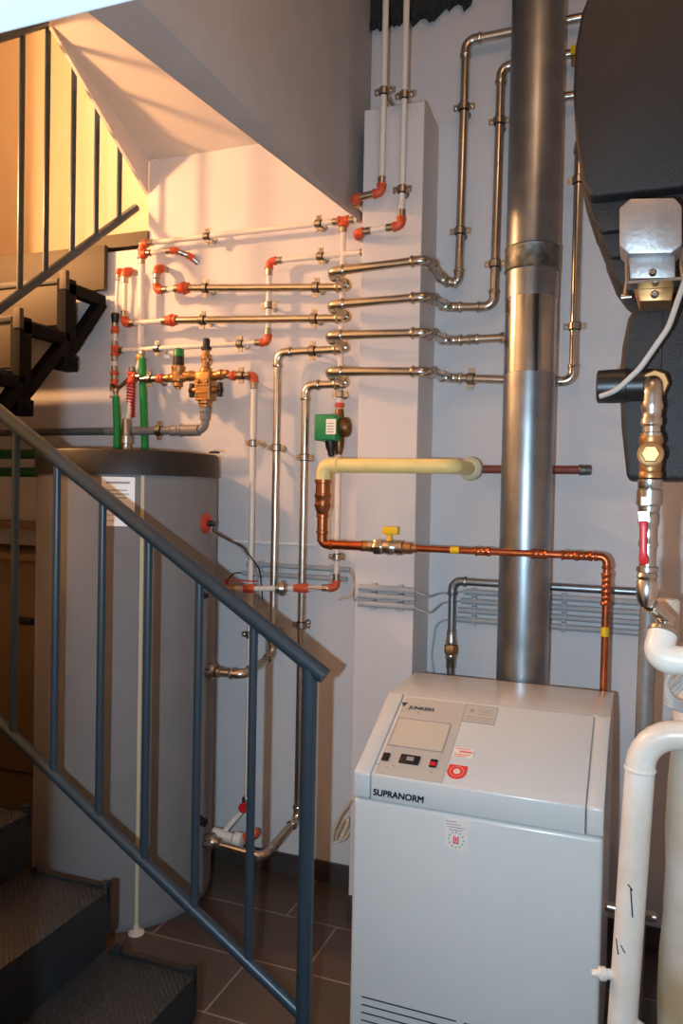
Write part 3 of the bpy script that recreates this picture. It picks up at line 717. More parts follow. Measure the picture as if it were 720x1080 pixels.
for a, b2 in (((wx0, v0), (wx1, v0)), ((wx1, v0), (wx1, v1_)), ((wx1, v1_), (wx0, v1_)), ((wx0, v1_), (wx0, v0))):
    bar(bm, base(*a)+nrm*.0024, base(*b2)+nrm*.0024, .0025, .0015, up=nrm)
obj('window_frame', bm, greyink, ctrl, smooth=False)
def button(pxa, pya, w, hh, m, name, label=None, th=.006):
    c = SL(pxa, pya); x, v = c.x, (c-pS).dot(up)
    bm = prism(B(), [base(x-w/2, v-hh/2), base(x+w/2, v-hh/2), base(x+w/2, v+hh/2), base(x-w/2, v+hh/2)], nrm*th); bevel_all(bm, .0015)
    return obj(name, bm, m, ctrl, label=label), x, v
button(407, 799, .02, .028, black, 'rocker_switch')
o, x, v = button(432, 802, .056, .032, black, 'temperature_dial_window')
bm = B(); box_c = base(x+.004, v)
prism(bm, [base(x-.008, v-.007)+nrm*.006, base(x+.012, v-.007)+nrm*.006, base(x+.012, v+.006)+nrm*.006, base(x-.008, v+.006)+nrm*.006], nrm*.002); obj('dial_mark', bm, greyink, o, smooth=False)
o, x, v = button(457, 806, .02, .028, black, 'rocker_switch')
bm = prism(B(), [base(x-.008, v-.012)+nrm*.006, base(x+.008, v-.012)+nrm*.006, base(x+.008, v+.001)+nrm*.006, base(x-.008, v+.001)+nrm*.006], nrm*.0015); obj('red_lamp', bm, red, o, smooth=False)
# tiny captions under the switches
bm = B()
for px, py, w in ((398, 806, .012), (408, 809, .008), (415, 808, .01), (455, 815, .008), (424, 750, .010), (441, 752, .006)):
    c = SL(px, py); v = (c-pS).dot(up); prism(bm, [base(c.x-w/2, v-.0015)+nrm*.0008, base(c.x+w/2, v-.0015)+nrm*.0008, base(c.x+w/2, v+.0015)+nrm*.0008, base(c.x-w/2, v+.0015)+nrm*.0008], nrm*.0006)
obj('caption', bm, greyink, ctrl, smooth=False)
c = SL(431.5, 745.8); text('JUNKERS', ctrl, 'maker_lettering', base(c.x, (c-pS).dot(up)-.009), right, up, .0135, ink, .0016, .0012)
c = SL(426.5, 743.5); v = (c-pS).dot(up)
bm = prism(B(), [base(c.x-.011, v+.010)+nrm*.001, base(c.x+.009, v+.010)+nrm*.001, base(c.x-.001, v-.010)+nrm*.001], nrm*.0008); obj('maker_emblem', bm, ink, ctrl, smooth=False)
c = Y(393, 839, yF); text('SUPRANORM', ctrl, 'model_lettering', V((c.x, yF-.0012, c.z+.002)), right, V((0.06, 0, 1)), .0165, ink, .0004, .0016)
# stickers
def bars(lines, lift=.0016, hgt=.002):
    bm = B()
    for (xa2, xb2, v) in lines: prism(bm, [base(xa2, v)+nrm*lift, base(xb2, v)+nrm*lift, base(xb2, v+hgt)+nrm*lift, base(xa2, v+hgt)+nrm*lift], nrm*.0004)
    return bm
a, b2 = SL(492, 744), SL(521, 763); va, vb = (SL(505, 744.5)-pS).dot(up), (SL(505, 763)-pS).dot(up)
o = plate('notice_sticker', [base(a.x, vb), base(b2.x, vb), base(b2.x, va), base(a.x, va)], nrm, boilp, ctrl, .0012)
w = b2.x-a.x; hh = va-vb
bm = bars([(a.x+w*.4, b2.x-w*.1, vb+hh*.75), (a.x+w*.4, b2.x-w*.08, vb+hh*.62), (a.x+w*.4, b2.x-w*.15, vb+hh*.49), (a.x+w*.08, b2.x-w*.05, vb+hh*.28), (a.x+w*.08, b2.x-w*.1, vb+hh*.14),
           (a.x, b2.x, vb), (a.x, b2.x, va-.002)], .0012)
lathe(bm, base(a.x+w*.22, vb+hh*.66)+nrm*.0012, nrm, [(0, .007), (.0006, .007)], 14); obj('print', bm, greyink, o, smooth=False)
a, b2 = SL(479, 789), SL(498, 800); va, vb = (SL(488, 789)-pS).dot(up), (SL(488, 800)-pS).dot(up)
o = plate('service_sticker', [base(a.x, vb), base(b2.x, vb), base(b2.x, va), base(a.x, va)], nrm, stick, ctrl, .0012)
w = b2.x-a.x; hh = va-vb
obj('print', bars([(a.x+w*.3, b2.x-w*.06, vb+hh*.55), (a.x+w*.3, b2.x-w*.06, vb+hh*.63), (a.x+w*.08, b2.x-w*.15, vb+hh*.3), (a.x+w*.08, b2.x-w*.35, vb+hh*.12), (a.x+w*.1, b2.x-w*.2, vb+hh*.85)], .0012), redink, o, smooth=False)
cc = SL(481.5, 814); x, v = cc.x, (cc-pS).dot(up); rr = .026
bp = [base(x+rr*cos(th), v+rr*sin(th)) for th in [pi+i*pi/14 for i in range(0, 15)]]+[base(x+rr, v+rr*.9), base(x-rr*.9, v+rr*.9)]
o = plate('round_badge', bp, nrm, redink, ctrl, .0014)
bm = lathe(B(), base(x, v)+nrm*.0014, nrm, [(0, .009), (.0005, .009)], 20); o2 = obj('print', bm, stick, o, smooth=False)
bm = B(); 
for k in range(16):
    th = 2*pi*k/16; q = base(x+.018*cos(th), v+.018*sin(th))+nrm*.0014; lathe(bm, q, nrm, [(0, .0016), (.0005, .0016)], 6)
obj('print', bm, stick, o, smooth=False)
lathe(bm := B(), base(x, v)+nrm*.0019, nrm, [(0, .003), (.0005, .003)], 3); obj('print', bm, redink, o, smooth=False)
a, b2 = Y(469, 862, yF), Y(493, 898, yF)
bm = box(B(), (a.x, yF-.001, b2.z), (b2.x, yF+.002, a.z)); o = obj('inspection_sticker', bm, stick, fp, smooth=False)
bm = B(); hh = a.z-b2.z; w = b2.x-a.x
for k, (u0, u1) in enumerate(((.05, .5), (.05, .7), (.1, .85), (.2, .75))): box(bm, (a.x+w*u0, yF-.0016, a.z-hh*(.08+k*.09)-.002), (a.x+w*u1, yF-.0009, a.z-hh*(.08+k*.09)))
for k in range(12):
    th = 2*pi*k/12; box(bm, (a.x+w*.5+.02*cos(th)-.002, yF-.0016, a.z-hh*.68+.02*sin(th)-.002), (a.x+w*.5+.02*cos(th)+.002, yF-.0009, a.z-hh*.68+.02*sin(th)+.002))
obj('print', bm, greyink, o, smooth=False)
bm = B(); c_ = (a.x+w*.5, a.z-hh*.68)
box(bm, (c_[0]-.007, yF-.0016, c_[1]-.01), (c_[0]-.004, yF-.0009, c_[1]+.01)); box(bm, (c_[0]+.004, yF-.0016, c_[1]-.01), (c_[0]+.007, yF-.0009, c_[1]+.01)); box(bm, (c_[0]-.007, yF-.0016, c_[1]-.01), (c_[0]+.007, yF-.0009, c_[1]-.007)); box(bm, (c_[0]-.002, yF-.0016, c_[1]-.004), (c_[0]+.002, yF-.0009, c_[1]+.006))
obj('print', bm, redink, o, smooth=False)
# vent slots
xs0, xs1 = Y(381, 1051, yF).x, Y(481, 1076, yF).x; zv = Y(381, 1051, yF).z
for grp in range(2):
    for k in range(5):
        a = xs0+(xs1-xs0+.02)*grp; bm = box(B(), (a, yF-.0005, zv-.0022-k*.0215), (a+xs1-xs0, yF+.004, zv+.0022-k*.0215), .001)
        obj('vent_slot', bm, black, fp)

# ------------------------------------------------------------------ water tank
tx, ty, tr, th_ = -1.904, 2.61, .345, 1.66
t = thing('water_tank', 'tall round grey jacketed hot water tank with black lid', 'tank', (tx, ty, 0))
obj('jacket', lathe(B(), V((tx, ty, .0)), V((0, 0, 1)), [(0, tr-.012), (.01, tr-.004), (.04, tr), (th_-.02, tr), (th_, tr-.003)], 96), tankm, t)
obj('lid', lathe(B(), V((tx, ty, th_-.003)), V((0, 0, 1)), [(0, tr-.002), (0, tr+.008), (.082, tr+.006), (.09, tr), (.09, .02)], 96), lidm, t)
def on_tank(px, py, r=None):
    d = ray(px, py); r = r or tr; a_ = d.x**2+d.y**2; ox, oy = -tx, -ty
    b_ = 2*(d.x*ox+d.y*oy); c_ = ox*ox+oy*oy-r*r; k = (-b_-sqrt(max(0, b_*b_-4*a_*c_)))/(2*a_); return EYE+d*k
def patch(bm, px1, px2, py1, py2, r, th=.0015):
    a = on_tank(px1, (py1+py2)/2); b2 = on_tank(px2, (py1+py2)/2); z_1 = on_tank((px1+px2)/2, py1).z; z_2 = on_tank((px1+px2)/2, py2).z
    A1 = atan2(a.y-ty, a.x-tx); A2 = atan2(b2.y-ty, b2.x-tx); n = 8
    g = [[[bm.verts.new(V((tx+(r+q)*cos(A1+(A2-A1)*i/n), ty+(r+q)*sin(A1+(A2-A1)*i/n), z))) for z in (z_1, z_2)] for i in range(n+1)] for q in (0, th)]
    for i in range(n):
        bm.faces.new((g[1][i][0], g[1][i+1][0], g[1][i+1][1], g[1][i][1])); bm.faces.new((g[0][i][0], g[0][i][1], g[0][i+1][1], g[0][i+1][0]))
        bm.faces.new((g[0][i][0], g[0][i+1][0], g[1][i+1][0], g[1][i][0])); bm.faces.new((g[0][i][1], g[1][i][1], g[1][i+1][1], g[0][i+1][1]))
    bm.faces.new((g[0][0][0], g[1][0][0], g[1][0][1], g[0][0][1])); bm.faces.new((g[0][n][0], g[0][n][1], g[1][n][1], g[1][n][0])); return bm
lb = obj('type_plate', patch(B(), 107, 142, 503, 555, tr), stickw, t)
bm = B()
for y_, a, b2, hh in ((509, 112, 137, 2.2), (517, 112, 134, 1.2), (521, 111, 136, 1.2), (525, 112, 133, 1.), (531, 112, 130, 1.), (537, 112, 138, 1.), (543, 112, 131, .8), (549, 112, 120, .8)): patch(bm, a, b2, y_-hh/2, y_+hh/2, tr+.0014, .0006)
obj('print', bm, greyink, lb)
sm = B(); patch(sm, 145.2, 149.5, 497, 985, tr-.001, .006); 
bm = B(); a = on_tank(147.5, 700); ang = atan2(a.y-ty, a.x-tx); rd = V((cos(ang), sin(ang), 0))
pc = V((tx, ty, 0))+rd*(tr+.001); bar(bm, pc+V((0, 0, .02)), pc+V((0, 0, th_-.005)), .012, .008, up=rd); obj('seam_strip', bm, seamm, t); sm.free()
lathe(bm := B(), pc+rd*.004, V((0, 0, 1)), [(0, .03), (.006, .028), (.014, .012), (.03, .008)], 14); obj('strip_foot', bm, beige, t)
p = on_tank(217, 552); ang = atan2(p.y-ty, p.x-tx); n = V((cos(ang), sin(ang), 0))
lathe(bm := B(), p-n*.004, n, [(0, .04), (.008, .04), (.014, .034), (.016, .02)], 28); sf = obj('sensor_flange', bm, mat('flange_red', (186, 62, 44), .5), t)
lathe(bm := B(), p+n*.01, n, [(0, .013), (.02, .012), (.03, .008)], 14); obj('sensor_plug', bm, black, sf)
zc2 = p.z
for k, m_ in enumerate((cable, black)):
    pts = [p+n*.035+V((0, 0, -.005*k)), V((-1.54+.01*k, 2.62, zc2-.03)), V((-1.50+.012*k, 2.80, zc2-.10)), V((-1.495+.016*k, 2.93, zc2-.2)), V((-1.50+.016*k, YW-.012, zc2-.33))]
    obj('sensor_cable', sweep(B(), path(pts, .08), .0028, 8), m_, t)
for q, lab in (((214, 707), 0), ((214, 886), 0)):
    e1 = Y(q[0], q[1], 2.66); lathe(bm := B(), V((tx+tr-.03, 2.66, e1.z)), V((1, 0, 0)), [(0, .03), (.05, .03), (.052, .022), (.075, .022)], 16); obj('connection_stub', bm, dbrass, t)
lathe(bm := B(), V((tx+tr-.012, 2.60, Y(214, 866, 2.6).z)), V((1, -.2, 0)), [(0, .022), (.02, .022), (.022, .016), (.05, .016)], 14); obj('sensor_pocket', bm, black, t)
lathe(bm := B(), V((tx+tr-.012, 2.60, Y(214, 628, 2.6).z)), V((1, -.2, 0)), [(0, .018), (.02, .018), (.022, .01), (.04, .01)], 14); obj('sensor_pocket', bm, black, t)
bm = B()
for i in range(3):
    lathe(bm, V((-1.85+.18*i, ty+.05-.1*(i == 2), th_+.086)), V((0, 0, 1)), [(0, .02), (.006, .02), (.008, .012)], 12)
obj('lid_plug', bm, black, t)

# ------------------------------------------------------------------ railings and stairs
YR = 1.85
xs = [Y(325, 800, YR).x]+[Y(px, py, YR).x for px, py in ((267, 700), (210, 640), (156.5, 600), (108, 560), (60, 520), (17, 470))]
stp = xs[-2]-xs[-1]
xs += [xs[-1]-stp*k for k in range(1, 7)]
Ht = Y(341, 712, YR); Hl = Y(0, 435, YR); hs = (Hl.z-Ht.z)/(Hl.x-Ht.x)
Bt = Y(316, 1068, YR); Bl = Y(0, 762, YR); bs = (Bl.z-Bt.z)/(Bl.x-Bt.x)
xe = xs[-1]-.05
t = thing('stair_railing', 'blue grey steel railing of the lower stair in front of the tank', 'railing', (xs[0], YR, 0))
hz = lambda x: Ht.z+hs*(x-Ht.x)
bz = lambda x: Bt.z+bs*(x-Bt.x)
obj('handrail', sweep(B(), [V((Ht.x+.004, YR, hz(Ht.x+.004))), V((xe, YR, hz(xe)))], .0215, 24), rail, t)
obj('bottom_rail', sweep(B(), [V((xs[0], YR, bz(xs[0]))), V((xe, YR, bz(xe)))], .0165, 18), rail, t)
obj('newel_post', cyl(B(), V((xs[0]+.0, YR, 0)), V((xs[0], YR, hz(xs[0])-.005)), .0205, 20), rail, t)
for x in xs[1:]:
    obj('baluster', cyl(B(), V((x, YR, bz(x))), V((x, YR, hz(x)-.01)), .0115, 14), rail, t)
# lower stair
t = thing('steel_staircase', 'dark steel stair with checker plate treads going up left', 'stairs', (-1.5, 1.3, 0))
rise, run = .174, .284
for k in range(-1, 6):
    zt = .302+rise*k; xn = -1.083-run*k
    yb = 1.80; ya = .72
    bm = B(); box(bm, (xn-run-.012, ya, zt-.006), (xn, yb, zt), .002); tr_ = obj('tread', bm, tp, t)
    bm = B(); box(bm, (xn-.012, ya, zt-.165), (xn-.001, yb, zt-.007)); obj('riser', bm, dsteel, t, smooth=False)
    bm = B(); box(bm, (xn-run+.01, yb, zt-.035), (xn+.0, yb+.006, zt+.008)); obj('side_lip', bm, dsteel, tr_, smooth=False)
    for xx in (xn-.012, xn-run+.03):
        bm = B(); box(bm, (xx-.012, yb-.006, max(0, zt-.12)), (xx+.012, yb+.018, zt+.022), .003); obj('corner_bracket', bm, dsteel, t)
bm = B(); za = .302-.174-.06
for yy in (.80, 1.30):
    bm = B(); bar(bm, V((-.72, yy, .035)), V((-2.60, yy, .035+1.88*rise/run)), .05, .07, up=V((0, 0, 1))); obj('stringer', bm, dsteel, t)
bm = box(B(), (-3.39, .72, 1.10), (-2.51, 1.86, 1.155), .003); 
tag(obj('stair_landing', bm, dsteel, None), 'dark steel landing plate at head of the lower stair', 'landing')
# upper stair
t = thing('steel_staircase', 'upper stair of brown risers on black steel brackets leading to the hall opening', 'stairs', (-2.8, 2.6, 1.155))
tops = [(2.98-.03, 2.712, 2.51), (2.715, 2.508, 2.303), (2.455, 2.29, 2.08), (2.195, 2.07, 1.86), (1.935, 1.85, 1.65)]
xr1 = -2.295
for i, (y, zt, zb1) in enumerate(tops):
    xo = xr1-.035*min(i, 1)
    bm = box(B(), (-3.38, y-.012, zb1), (xo, y+.012, zt), .002); obj('riser', bm, board, t)
    if i: bm = box(B(), (-3.38, y-.02, zt-.03), (xo, tops[i-1][0]-.014, zt-.008), .002); obj('tread', bm, dsteel, t)
    xb = xo+.018
    yn = tops[i-1][0] if i else None
    bm = B()
    if i:
        box(bm, (xb-.025, y-.01, zt-.075), (xb+.02, yn-.0, zt-.025), .003)
        box(bm, (xb-.03, y-.03, zt-.34), (xb+.02, y+.035, zt-.01), .003)
        bar(bm, V((xb-.005, y+.02, zt-.31)), V((xb-.005, yn-.01, zt-.06)), .04, .055, up=V((1, 0, 0)))
        box(bm, (xb-.035, y-.04, zt-.40), (xb+.026, y+.045, zt-.335), .004)
        lathe(bm, V((xb+.02, y+.0, zt-.365)), V((1, 0, 0)), [(0, .012), (.02, .012)], 8)
        obj('bracket', bm, blacks, t)
        bm = box(B(), (xb-.014, y-.034, zt-.06), (xb+.022, y-.012, zt+.02), .002); obj('bracket_plate', bm, board, t)
XU = -2.15
Ra = X(145, 218, XU); Rb = X(0, 325, XU); us = (Ra.z-Rb.z)/(Ra.y-Rb.y); Ra = Rb+(Ra-Rb)*.985
uz = lambda y: Rb.z+us*(y-Rb.y)
t = thing('stair_railing', 'upper stair railing of slim bars seen against the warm yellow wall', 'railing', (XU, Rb.y, 1.9))
obj('bottom_rail', sweep(B(), [V((XU, Ra.y, Ra.z)), V((XU, 1.75, uz(1.75)))], .0175, 18), rail, t)
ys = [X(px, py, XU).y for px, py in ((21, 295), (48, 275), (76, 257), (101, 240), (125.5, 223))]; ys = [ys[0]-.14*k for k in (3, 2, 1)]+ys
for y in ys:
    obj('baluster', cyl(B(), V((XU, y, uz(y))), V((XU-.0, y, uz(y)+.95)), .0115, 12), rail, t)
obj('handrail', sweep(B(), [V((XU, Ra.y, Ra.z+.96)), V((XU, 1.75, uz(1.75)+.96))], .0205, 18), rail, t)

# ------------------------------------------------------------------ far left, behind the railing
ya = 2.55
a = Y(0, 600, ya); b2 = Y(41, 600, ya)
t = thing('storage_cabinet', 'brown cabinet behind the lower railing left of the tank', 'cabinet', (-2.6, 2.7, 0))
obj('body', box(B(), (-2.95, ya+.02, .0), (-2.29, 2.95, 1.30), .004), carton, t)
dd = obj('door', box(B(), (-2.94, ya, .42), (-2.30, ya+.02, 1.20), .004), carton, t)
obj('handle', box(B(), (-2.40, ya-.015, 1.04), (-2.32, ya, 1.07), .004), black, dd)
obj('top_board', box(B(), (-2.96, ya-.01, 1.30), (-2.28, 2.955, 1.33), .003), shelfm, t)
bm = box(B(), (-3.39, 2.72, 1.42), (-2.28, 2.97, 1.445), .003)
tag(obj('wall_shelf', bm, shelfm, None), 'wooden shelf board on the wall left of the tank', 'shelf')
for k, (py, lab) in enumerate(((479, 'upper dark green insulated pipe left of the tank'), (498, 'lower dark green insulated pipe left of the tank'))):
    z_ = Y(20, py, 2.72).z
    t = thing('insulated_pipe', lab, 'pipe', (-2.5, 2.72, z_-.02), 'dark green pipes')
    obj('foam_sleeve', cyl(B(), V((-3.39, 2.72, z_)), V((-2.36, 2.72, z_)), .021), dgreen, t)
    obj('end_fitting', lathe(B(), V((-2.36, 2.72, z_)), V((1, 0, 0)), [(0, .016), (.01, .026), (.035, .026), (.04, .018), (.1, .018)], 12), dgreen, t)

# ------------------------------------------------------------------ conduits
def conduit(label, pts, r=.0095, clips=(), group=None, m=cond, name='cable_conduit'):
    lo = pts[0]; t = thing(name, label, 'conduit', lo, group); pp = path(pts, .03)
    obj('tube', sweep(B(), pp, r, 12), m, t)
    for cx_ in clips:
        bm = box(B(), (cx_-.009, pts[0].y-r*.6, lo.z-r*1.5), (cx_+.009, pts[0].y+r+.004, lo.z+r*1.5), .002); obj('clip', bm, m, t)
    return t
xa1, xb1 = W(489, 622, .015).x, .28
ztop = W(520, 626, .015).z
for k, nm in enumerate(('topmost', 'second', 'third', 'lowest')):
    z_ = ztop-.036*k
    cl = [W(500, 620, .015).x, W(595, 625, .015).x]
    pts = [V((xa1-.01*k, YW-.012, z_)), V((.05, YW-.012, z_))]
    conduit(f'{nm} grey conduit of the four right of the pilaster', pts, .0115, cl, 'conduits right of the pilaster')
xa2, xb2 = W(378, 625, COL+.012).x, W(436, 640, COL+.012).x
zt3 = W(405, 621, COL+.012).z
for k, nm in enumerate(('top', 'middle', 'bottom')):
    z_ = zt3-.030*k
    conduit(f'{nm} short grey conduit of the three on the pilaster', [V((xa2, YW-COL-.013, z_)), V((xb2+.005, YW-COL-.013, z_))], .0125, [xa2+.06, xb2-.05], 'conduits on the pilaster')
zz = W(300, 597, .012).z
conduit('upper grey conduit left of the pilaster behind the uprights', [V((-1.56, YW-.012, zz)), V((W(369, 601, .012).x, YW-.012, zz))], .0105, [W(350, 600, .012).x, W(276, 600).x], 'conduits left of the pilaster')
zz2 = W(300, 607, .012).z
conduit('lower grey conduit left of the pilaster behind the uprights', [V((W(256, 603, .012).x, YW-.012, zz2)), V((W(366, 611, .012).x, YW-.012, zz2))], .0105, [W(350, 600, .012).x, W(276, 600).x], 'conduits left of the pilaster')
zz3 = W(290, 573, .01).z
conduit('thin white conduit highest of those left of the pilaster', [V((W(243, 571, .01).x, YW-.009, zz3)), V((W(334, 577, .01).x, YW-.009, zz3))], .006, [W(246, 571, .01).x], m=stickw)
# cables linking the conduits
def cab(name, label, pts, r, m, R=.04, cat='cable'):
    o = obj(name, sweep(B(), path(pts, R), r, 8), m, None); return tag(o, label, cat)
ye = YW-COL-.008; yl = YW-.012
cab('cable', 'grey cable looping from the upper left conduit onto the pilaster', [V((W(368, 601, .012).x, yl, zz)), W(375, 612, .02), Y(372, 625, 2.85), Y(374, 634, ye-.01), V((xa2, ye-.004, zt3-.03))], .0035, cond)
cab('cable', 'reddish cable dropping beside the pilaster edge under conduits', [W(370, 600, .01), Y(374, 618, 2.85), Y(369, 630, 2.82), Y(358, 632, 2.85)], .0035, beige)
cab('cable', 'thin grey cable bridging pilaster conduits and the right conduits, upper', [V((xb2, ye-.004, zt3)), Y(452, 630, ye+.0), Y(462, 626, 2.9), V((xa1, yl, ztop))], .004, cond)
cab('cable', 'thin grey cable bridging pilaster conduits and the right conduits, lower', [V((xb2, ye-.004, zt3-.06)), Y(452, 648, ye+.0), Y(466, 636, 2.9), V((xa1-.01, yl, ztop-.036))], .004, cond)
cab('cable', 'grey cable curving down from the lowest right conduit behind the boiler', [V((xa1-.03, yl, ztop-.108)), W(460, 655, .012), W(455, 690, .012), V((W(460, 720, .02).x, YW-.02, .85))], .004, cond, R=.06)
cab('cable', 'dark sensor cable curling over conduits right of the tank', [V((W(256, 603, .012).x, yl, zz2)), W(246, 604, .02), W(240, 612, .03), W(236, 625, .03)], .003, black)
# beige loop of cable beside the boiler
bm = B(); lp = [Y(368+ox, oy, 2.66+.01*i) for i, (ox, oy) in enumerate(((2, 845), (-8, 858), (-16, 874), (-18, 888), (-12, 889), (-5, 878), (0, 862), (-6, 866), (-13, 880), (-14, 890), (-4, 884), (3, 872)))]
tag(obj('cable_loop', sweep(bm, path(lp, .03), .0055, 8), cableb, None), 'coiled beige cable hanging between pilaster and boiler', 'cable')

# ------------------------------------------------------------------ right side: black insulated pump units
yU = 1.88
def outline(pix, y): return [Y(a, b2, y) for a, b2 in pix]
t = thing('insulation_shell', 'large black foam insulation shell at top right behind the silver housing', 'insulation', (0, yU+.1, 2.0))
xR = .17
up1 = [(626, -20), (613, 12), (606, 50), (604, 95), (607, 150), (613, 190), (622, 208)]
P = outline(up1, yU); zb = P[-1].z; P += [V((xR, yU, zb)), V((xR, yU, P[0].z+.25)), V((P[0].x+.03, yU, P[0].z+.25))]
bm = prism(B(), P, (0, .26, 0)); bevel_all(bm, .01, 3, .5); obj('front_shell', bm, epp, t)
y2 = yU+.045
steps = [([(613, 195), (625, 232), (634, 245)], y2), ([(628, 238), (640, 268), (645, 272)], y2+.02), ([(636, 262), (648, 292), (660, 308), (668, 314)], y2+.04)]
for pix, yy in steps:
    P = outline(pix, yy); zb = P[-1].z; P += [V((xR-.01, yy, zb)), V((xR-.01, yy, P[0].z+.1)), V((P[0].x+.01, yy, P[0].z+.1))]
    bm = prism(B(), P, (0, .19, 0)); bevel_all(bm, .006, 3, .5); obj('stepped_shell', bm, epp, t)
t = thing('insulation_shell', 'lower black foam insulation shell behind the brass filter', 'insulation', (.03, yU+.1, 1.6))
low_ = [(672, 320), (662, 335), (656, 365), (653, 400), (655, 450), (661, 506)]
P = outline(low_, yU+.01); P += [V((xR, yU+.01, P[-1].z)), V((xR, yU+.01, P[0].z))]
bm = prism(B(), P, (0, .2, 0)); bevel_all(bm, .012, 3, .5); obj('shell_body', bm, epp, t)
for zz0 in (1.75, 1.95): obj('support_pipe', cyl(B(), V((.08, yU+.2, zz0)), V((.08, YW, zz0)), .014), galv, t)
xc = Y(697, 360, yU).x; bm = box(B(), (xc-.003, yU+.006, P[-2].z+.02), (xc+.003, yU+.02, P[0].z-.02), .002); obj('centre_rib', bm, epp, t)
# cast housing
yH = 1.74
t = thing('valve_housing', 'cast silver chamfered housing with wire bracket in front of the black shells', 'valve', (0, yH, 2.0))
def oct_(pix, y, ext, m, nm, bev=.004):
    bm = prism(B(), outline(pix, y), (0, ext, 0)); bevel_all(bm, bev, 2, .4); return obj(nm, bm, m, t)
oct_([(664, 209), (653, 219), (653, 259), (663, 268), (708, 267), (719, 258), (719, 217), (711, 208)], yH, .10, cast, 'cover')
oct_([(663, 267), (664, 294), (712, 293), (712, 266)], yH+.03, .10, cast, 'neck')
oct_([(668, 296), (674, 318), (708, 317), (712, 295)], yH+.04, .09, brass, 'brass_base')
bm = B(); pl_ = [Y(662, 301, yH+.01), Y(719, 297, yH+.01)]; bar(bm, pl_[0], V((pl_[1].x, yH+.01, pl_[0].z)), .05, .006); obj('bracket_plate', bm, nickel, t)
for q in ((688, 288), (690, 311)):
    p = Y(q[0], q[1], yH+.03); lathe(bm := B(), p, V((0, -1, 0)), [(0, .008), (.006, .008), (.010, .005)], 12); obj('screw', bm, nickel, t)
bm = sweep(B(), path([Y(660, 262, yH+.02), Y(661, 295, yH+.0), Y(658, 313, yH+.0)], .01), .0035, 8); obj('wire_bracket', bm, nickel, t)
bm = lathe(B(), Y(655, 314, yH), V((1, 0, 0)), [(0, .007), (.006, .007), (.007, .004), (.02, .004)], 10); obj('pin', bm, nickel, t)
bm = sweep(B(), path([Y(719, 262, yH+.02), Y(718, 280, yH), Y(720, 297, yH)], .01), .003, 8); obj('wire_bracket', bm, nickel, t)
# black actuator with grey cable
yc = 1.80
a, b2 = Y(629, 408, yc), Y(684, 406, yc)
t = thing('actuator', 'black cylindrical actuator with grey cable beside the silver elbow', 'actuator', (a.x, yc, a.z-.04))
obj('body', lathe(B(), a, V((1, 0, 0)), [(0, .03), (.003, .0355), (.03, .0365), (.06, .0365), (.062, .0335), (.115, .0335), (.118, .02)], 26), black, t)
pts = [Y(633, 418, yc-.036), Y(650, 412, yc-.06), Y(675, 388, yc-.07), Y(705, 345, yc-.08), Y(722, 295, yc-.07), Y(728, 250, yc-.03)]
obj('grey_cable', sweep(B(), path(pts, .08), .0058, 10), cable, t)
# silver/brass valve column
yV = 1.74
def c_(py, px=686): return Y(px, py, yV)
xv = c_(480).x
t = thing('valve_column', 'upright column of silver and brass fittings with long red lever', 'valve', (xv, yV, c_(640).z))
def zz_(py): return c_(py).z
def lz(nm, m, prof, n=20, label=None):
    """prof: (pixel row, radius) from the top down"""
    bm = B(); s, tt = V((1, 0, 0)), V((0, 1, 0))
    skin(bm, [ring(bm, V((xv, yV, zz_(y))), s, tt, r, n) for y, r in prof]); return obj(nm, bm, m, t, label=label)
bm = sweep(B(), path([V((xv+.0, yV+.12, zz_(404))), V((xv, yV, zz_(404))), V((xv, yV, zz_(432)))], .035), .0195, 20); obj('elbow', bm, steel, t)
lathe(bm := B(), V((xv+.004, yV+.03, zz_(402))), V((0, 1, 0)), [(0, .026), (.004, .029), (.03, .029)], 8); obj('brass_nut', bm, brass, t)
lz('sleeve', steel, [(424, .0195), (424, .021), (430, .0225), (434, .0195), (440, .019), (442, .0215), (448, .0215), (450, .018), (456, .018), (457, .021), (461, .021)])
lz('brass_tee', brass, [(460, .023), (466, .0245), (470, .0205), (478, .022), (490, .022), (497, .0205), (499, .023), (504, .022)])
lathe(bm := B(), V((xv-.001, yV-.015, zz_(480))), V((0, -1, 0)), [(0, .024), (.012, .026), (.018, .026), (.02, .022)], 24); hexa(bm, V((xv-.001, yV-.034, zz_(480))), V((0, -1, 0)), .014, .018); obj('hex_plug', bm, brass, t, label='brass hexagonal plug')
lz('upper_body', nickel, [(504, .019), (506, .0245), (514, .0245), (516, .022), (517, .026), (532, .026), (534, .022), (540, .021)])
lz('ball_body', nickel, [(540, .0185), (542, .021), (552, .021), (556, .018), (570, .018), (572, .02), (576, .02), (577, .017), (597, .017), (598, .022), (603, .022), (604, .019), (608, .022), (611, .019)], 20)
lz('flex_sleeve', steel, [(611, .018), (613, .021), (628, .021), (634, .019), (640, .014)])
a, b2 = Y(680, 541, yV-.04), Y(677, 596, yV-.04)
bm = B(); P = [Y(x, y, yV-.045) for x, y in ((674, 549), (683, 549), (682, 565), (682, 584), (684, 592), (682, 596), (675, 596), (673, 590), (675, 578), (675, 562))]
prism(bm, P, (0, .012, 0)); bevel_all(bm, .003); obj('red_lever', bm, red, t, label='long red lever')
bm = B(); prism(bm, [Y(x, y, yV-.04) for x, y in ((673, 540), (684, 540), (684, 550), (674, 550))], (0, .006, 0)); cyl(bm, Y(680, 543, yV-.05), Y(680, 543, yV), .006, 10); obj('lever_neck', bm, nickel, t)
bm = B(); prism(bm, [Y(x, y, yV-.0275) for x, y in ((676, 524), (685, 524), (685, 533), (676, 533))], (0, .002, 0)); obj('small_label', bm, stickw, t, smooth=False)
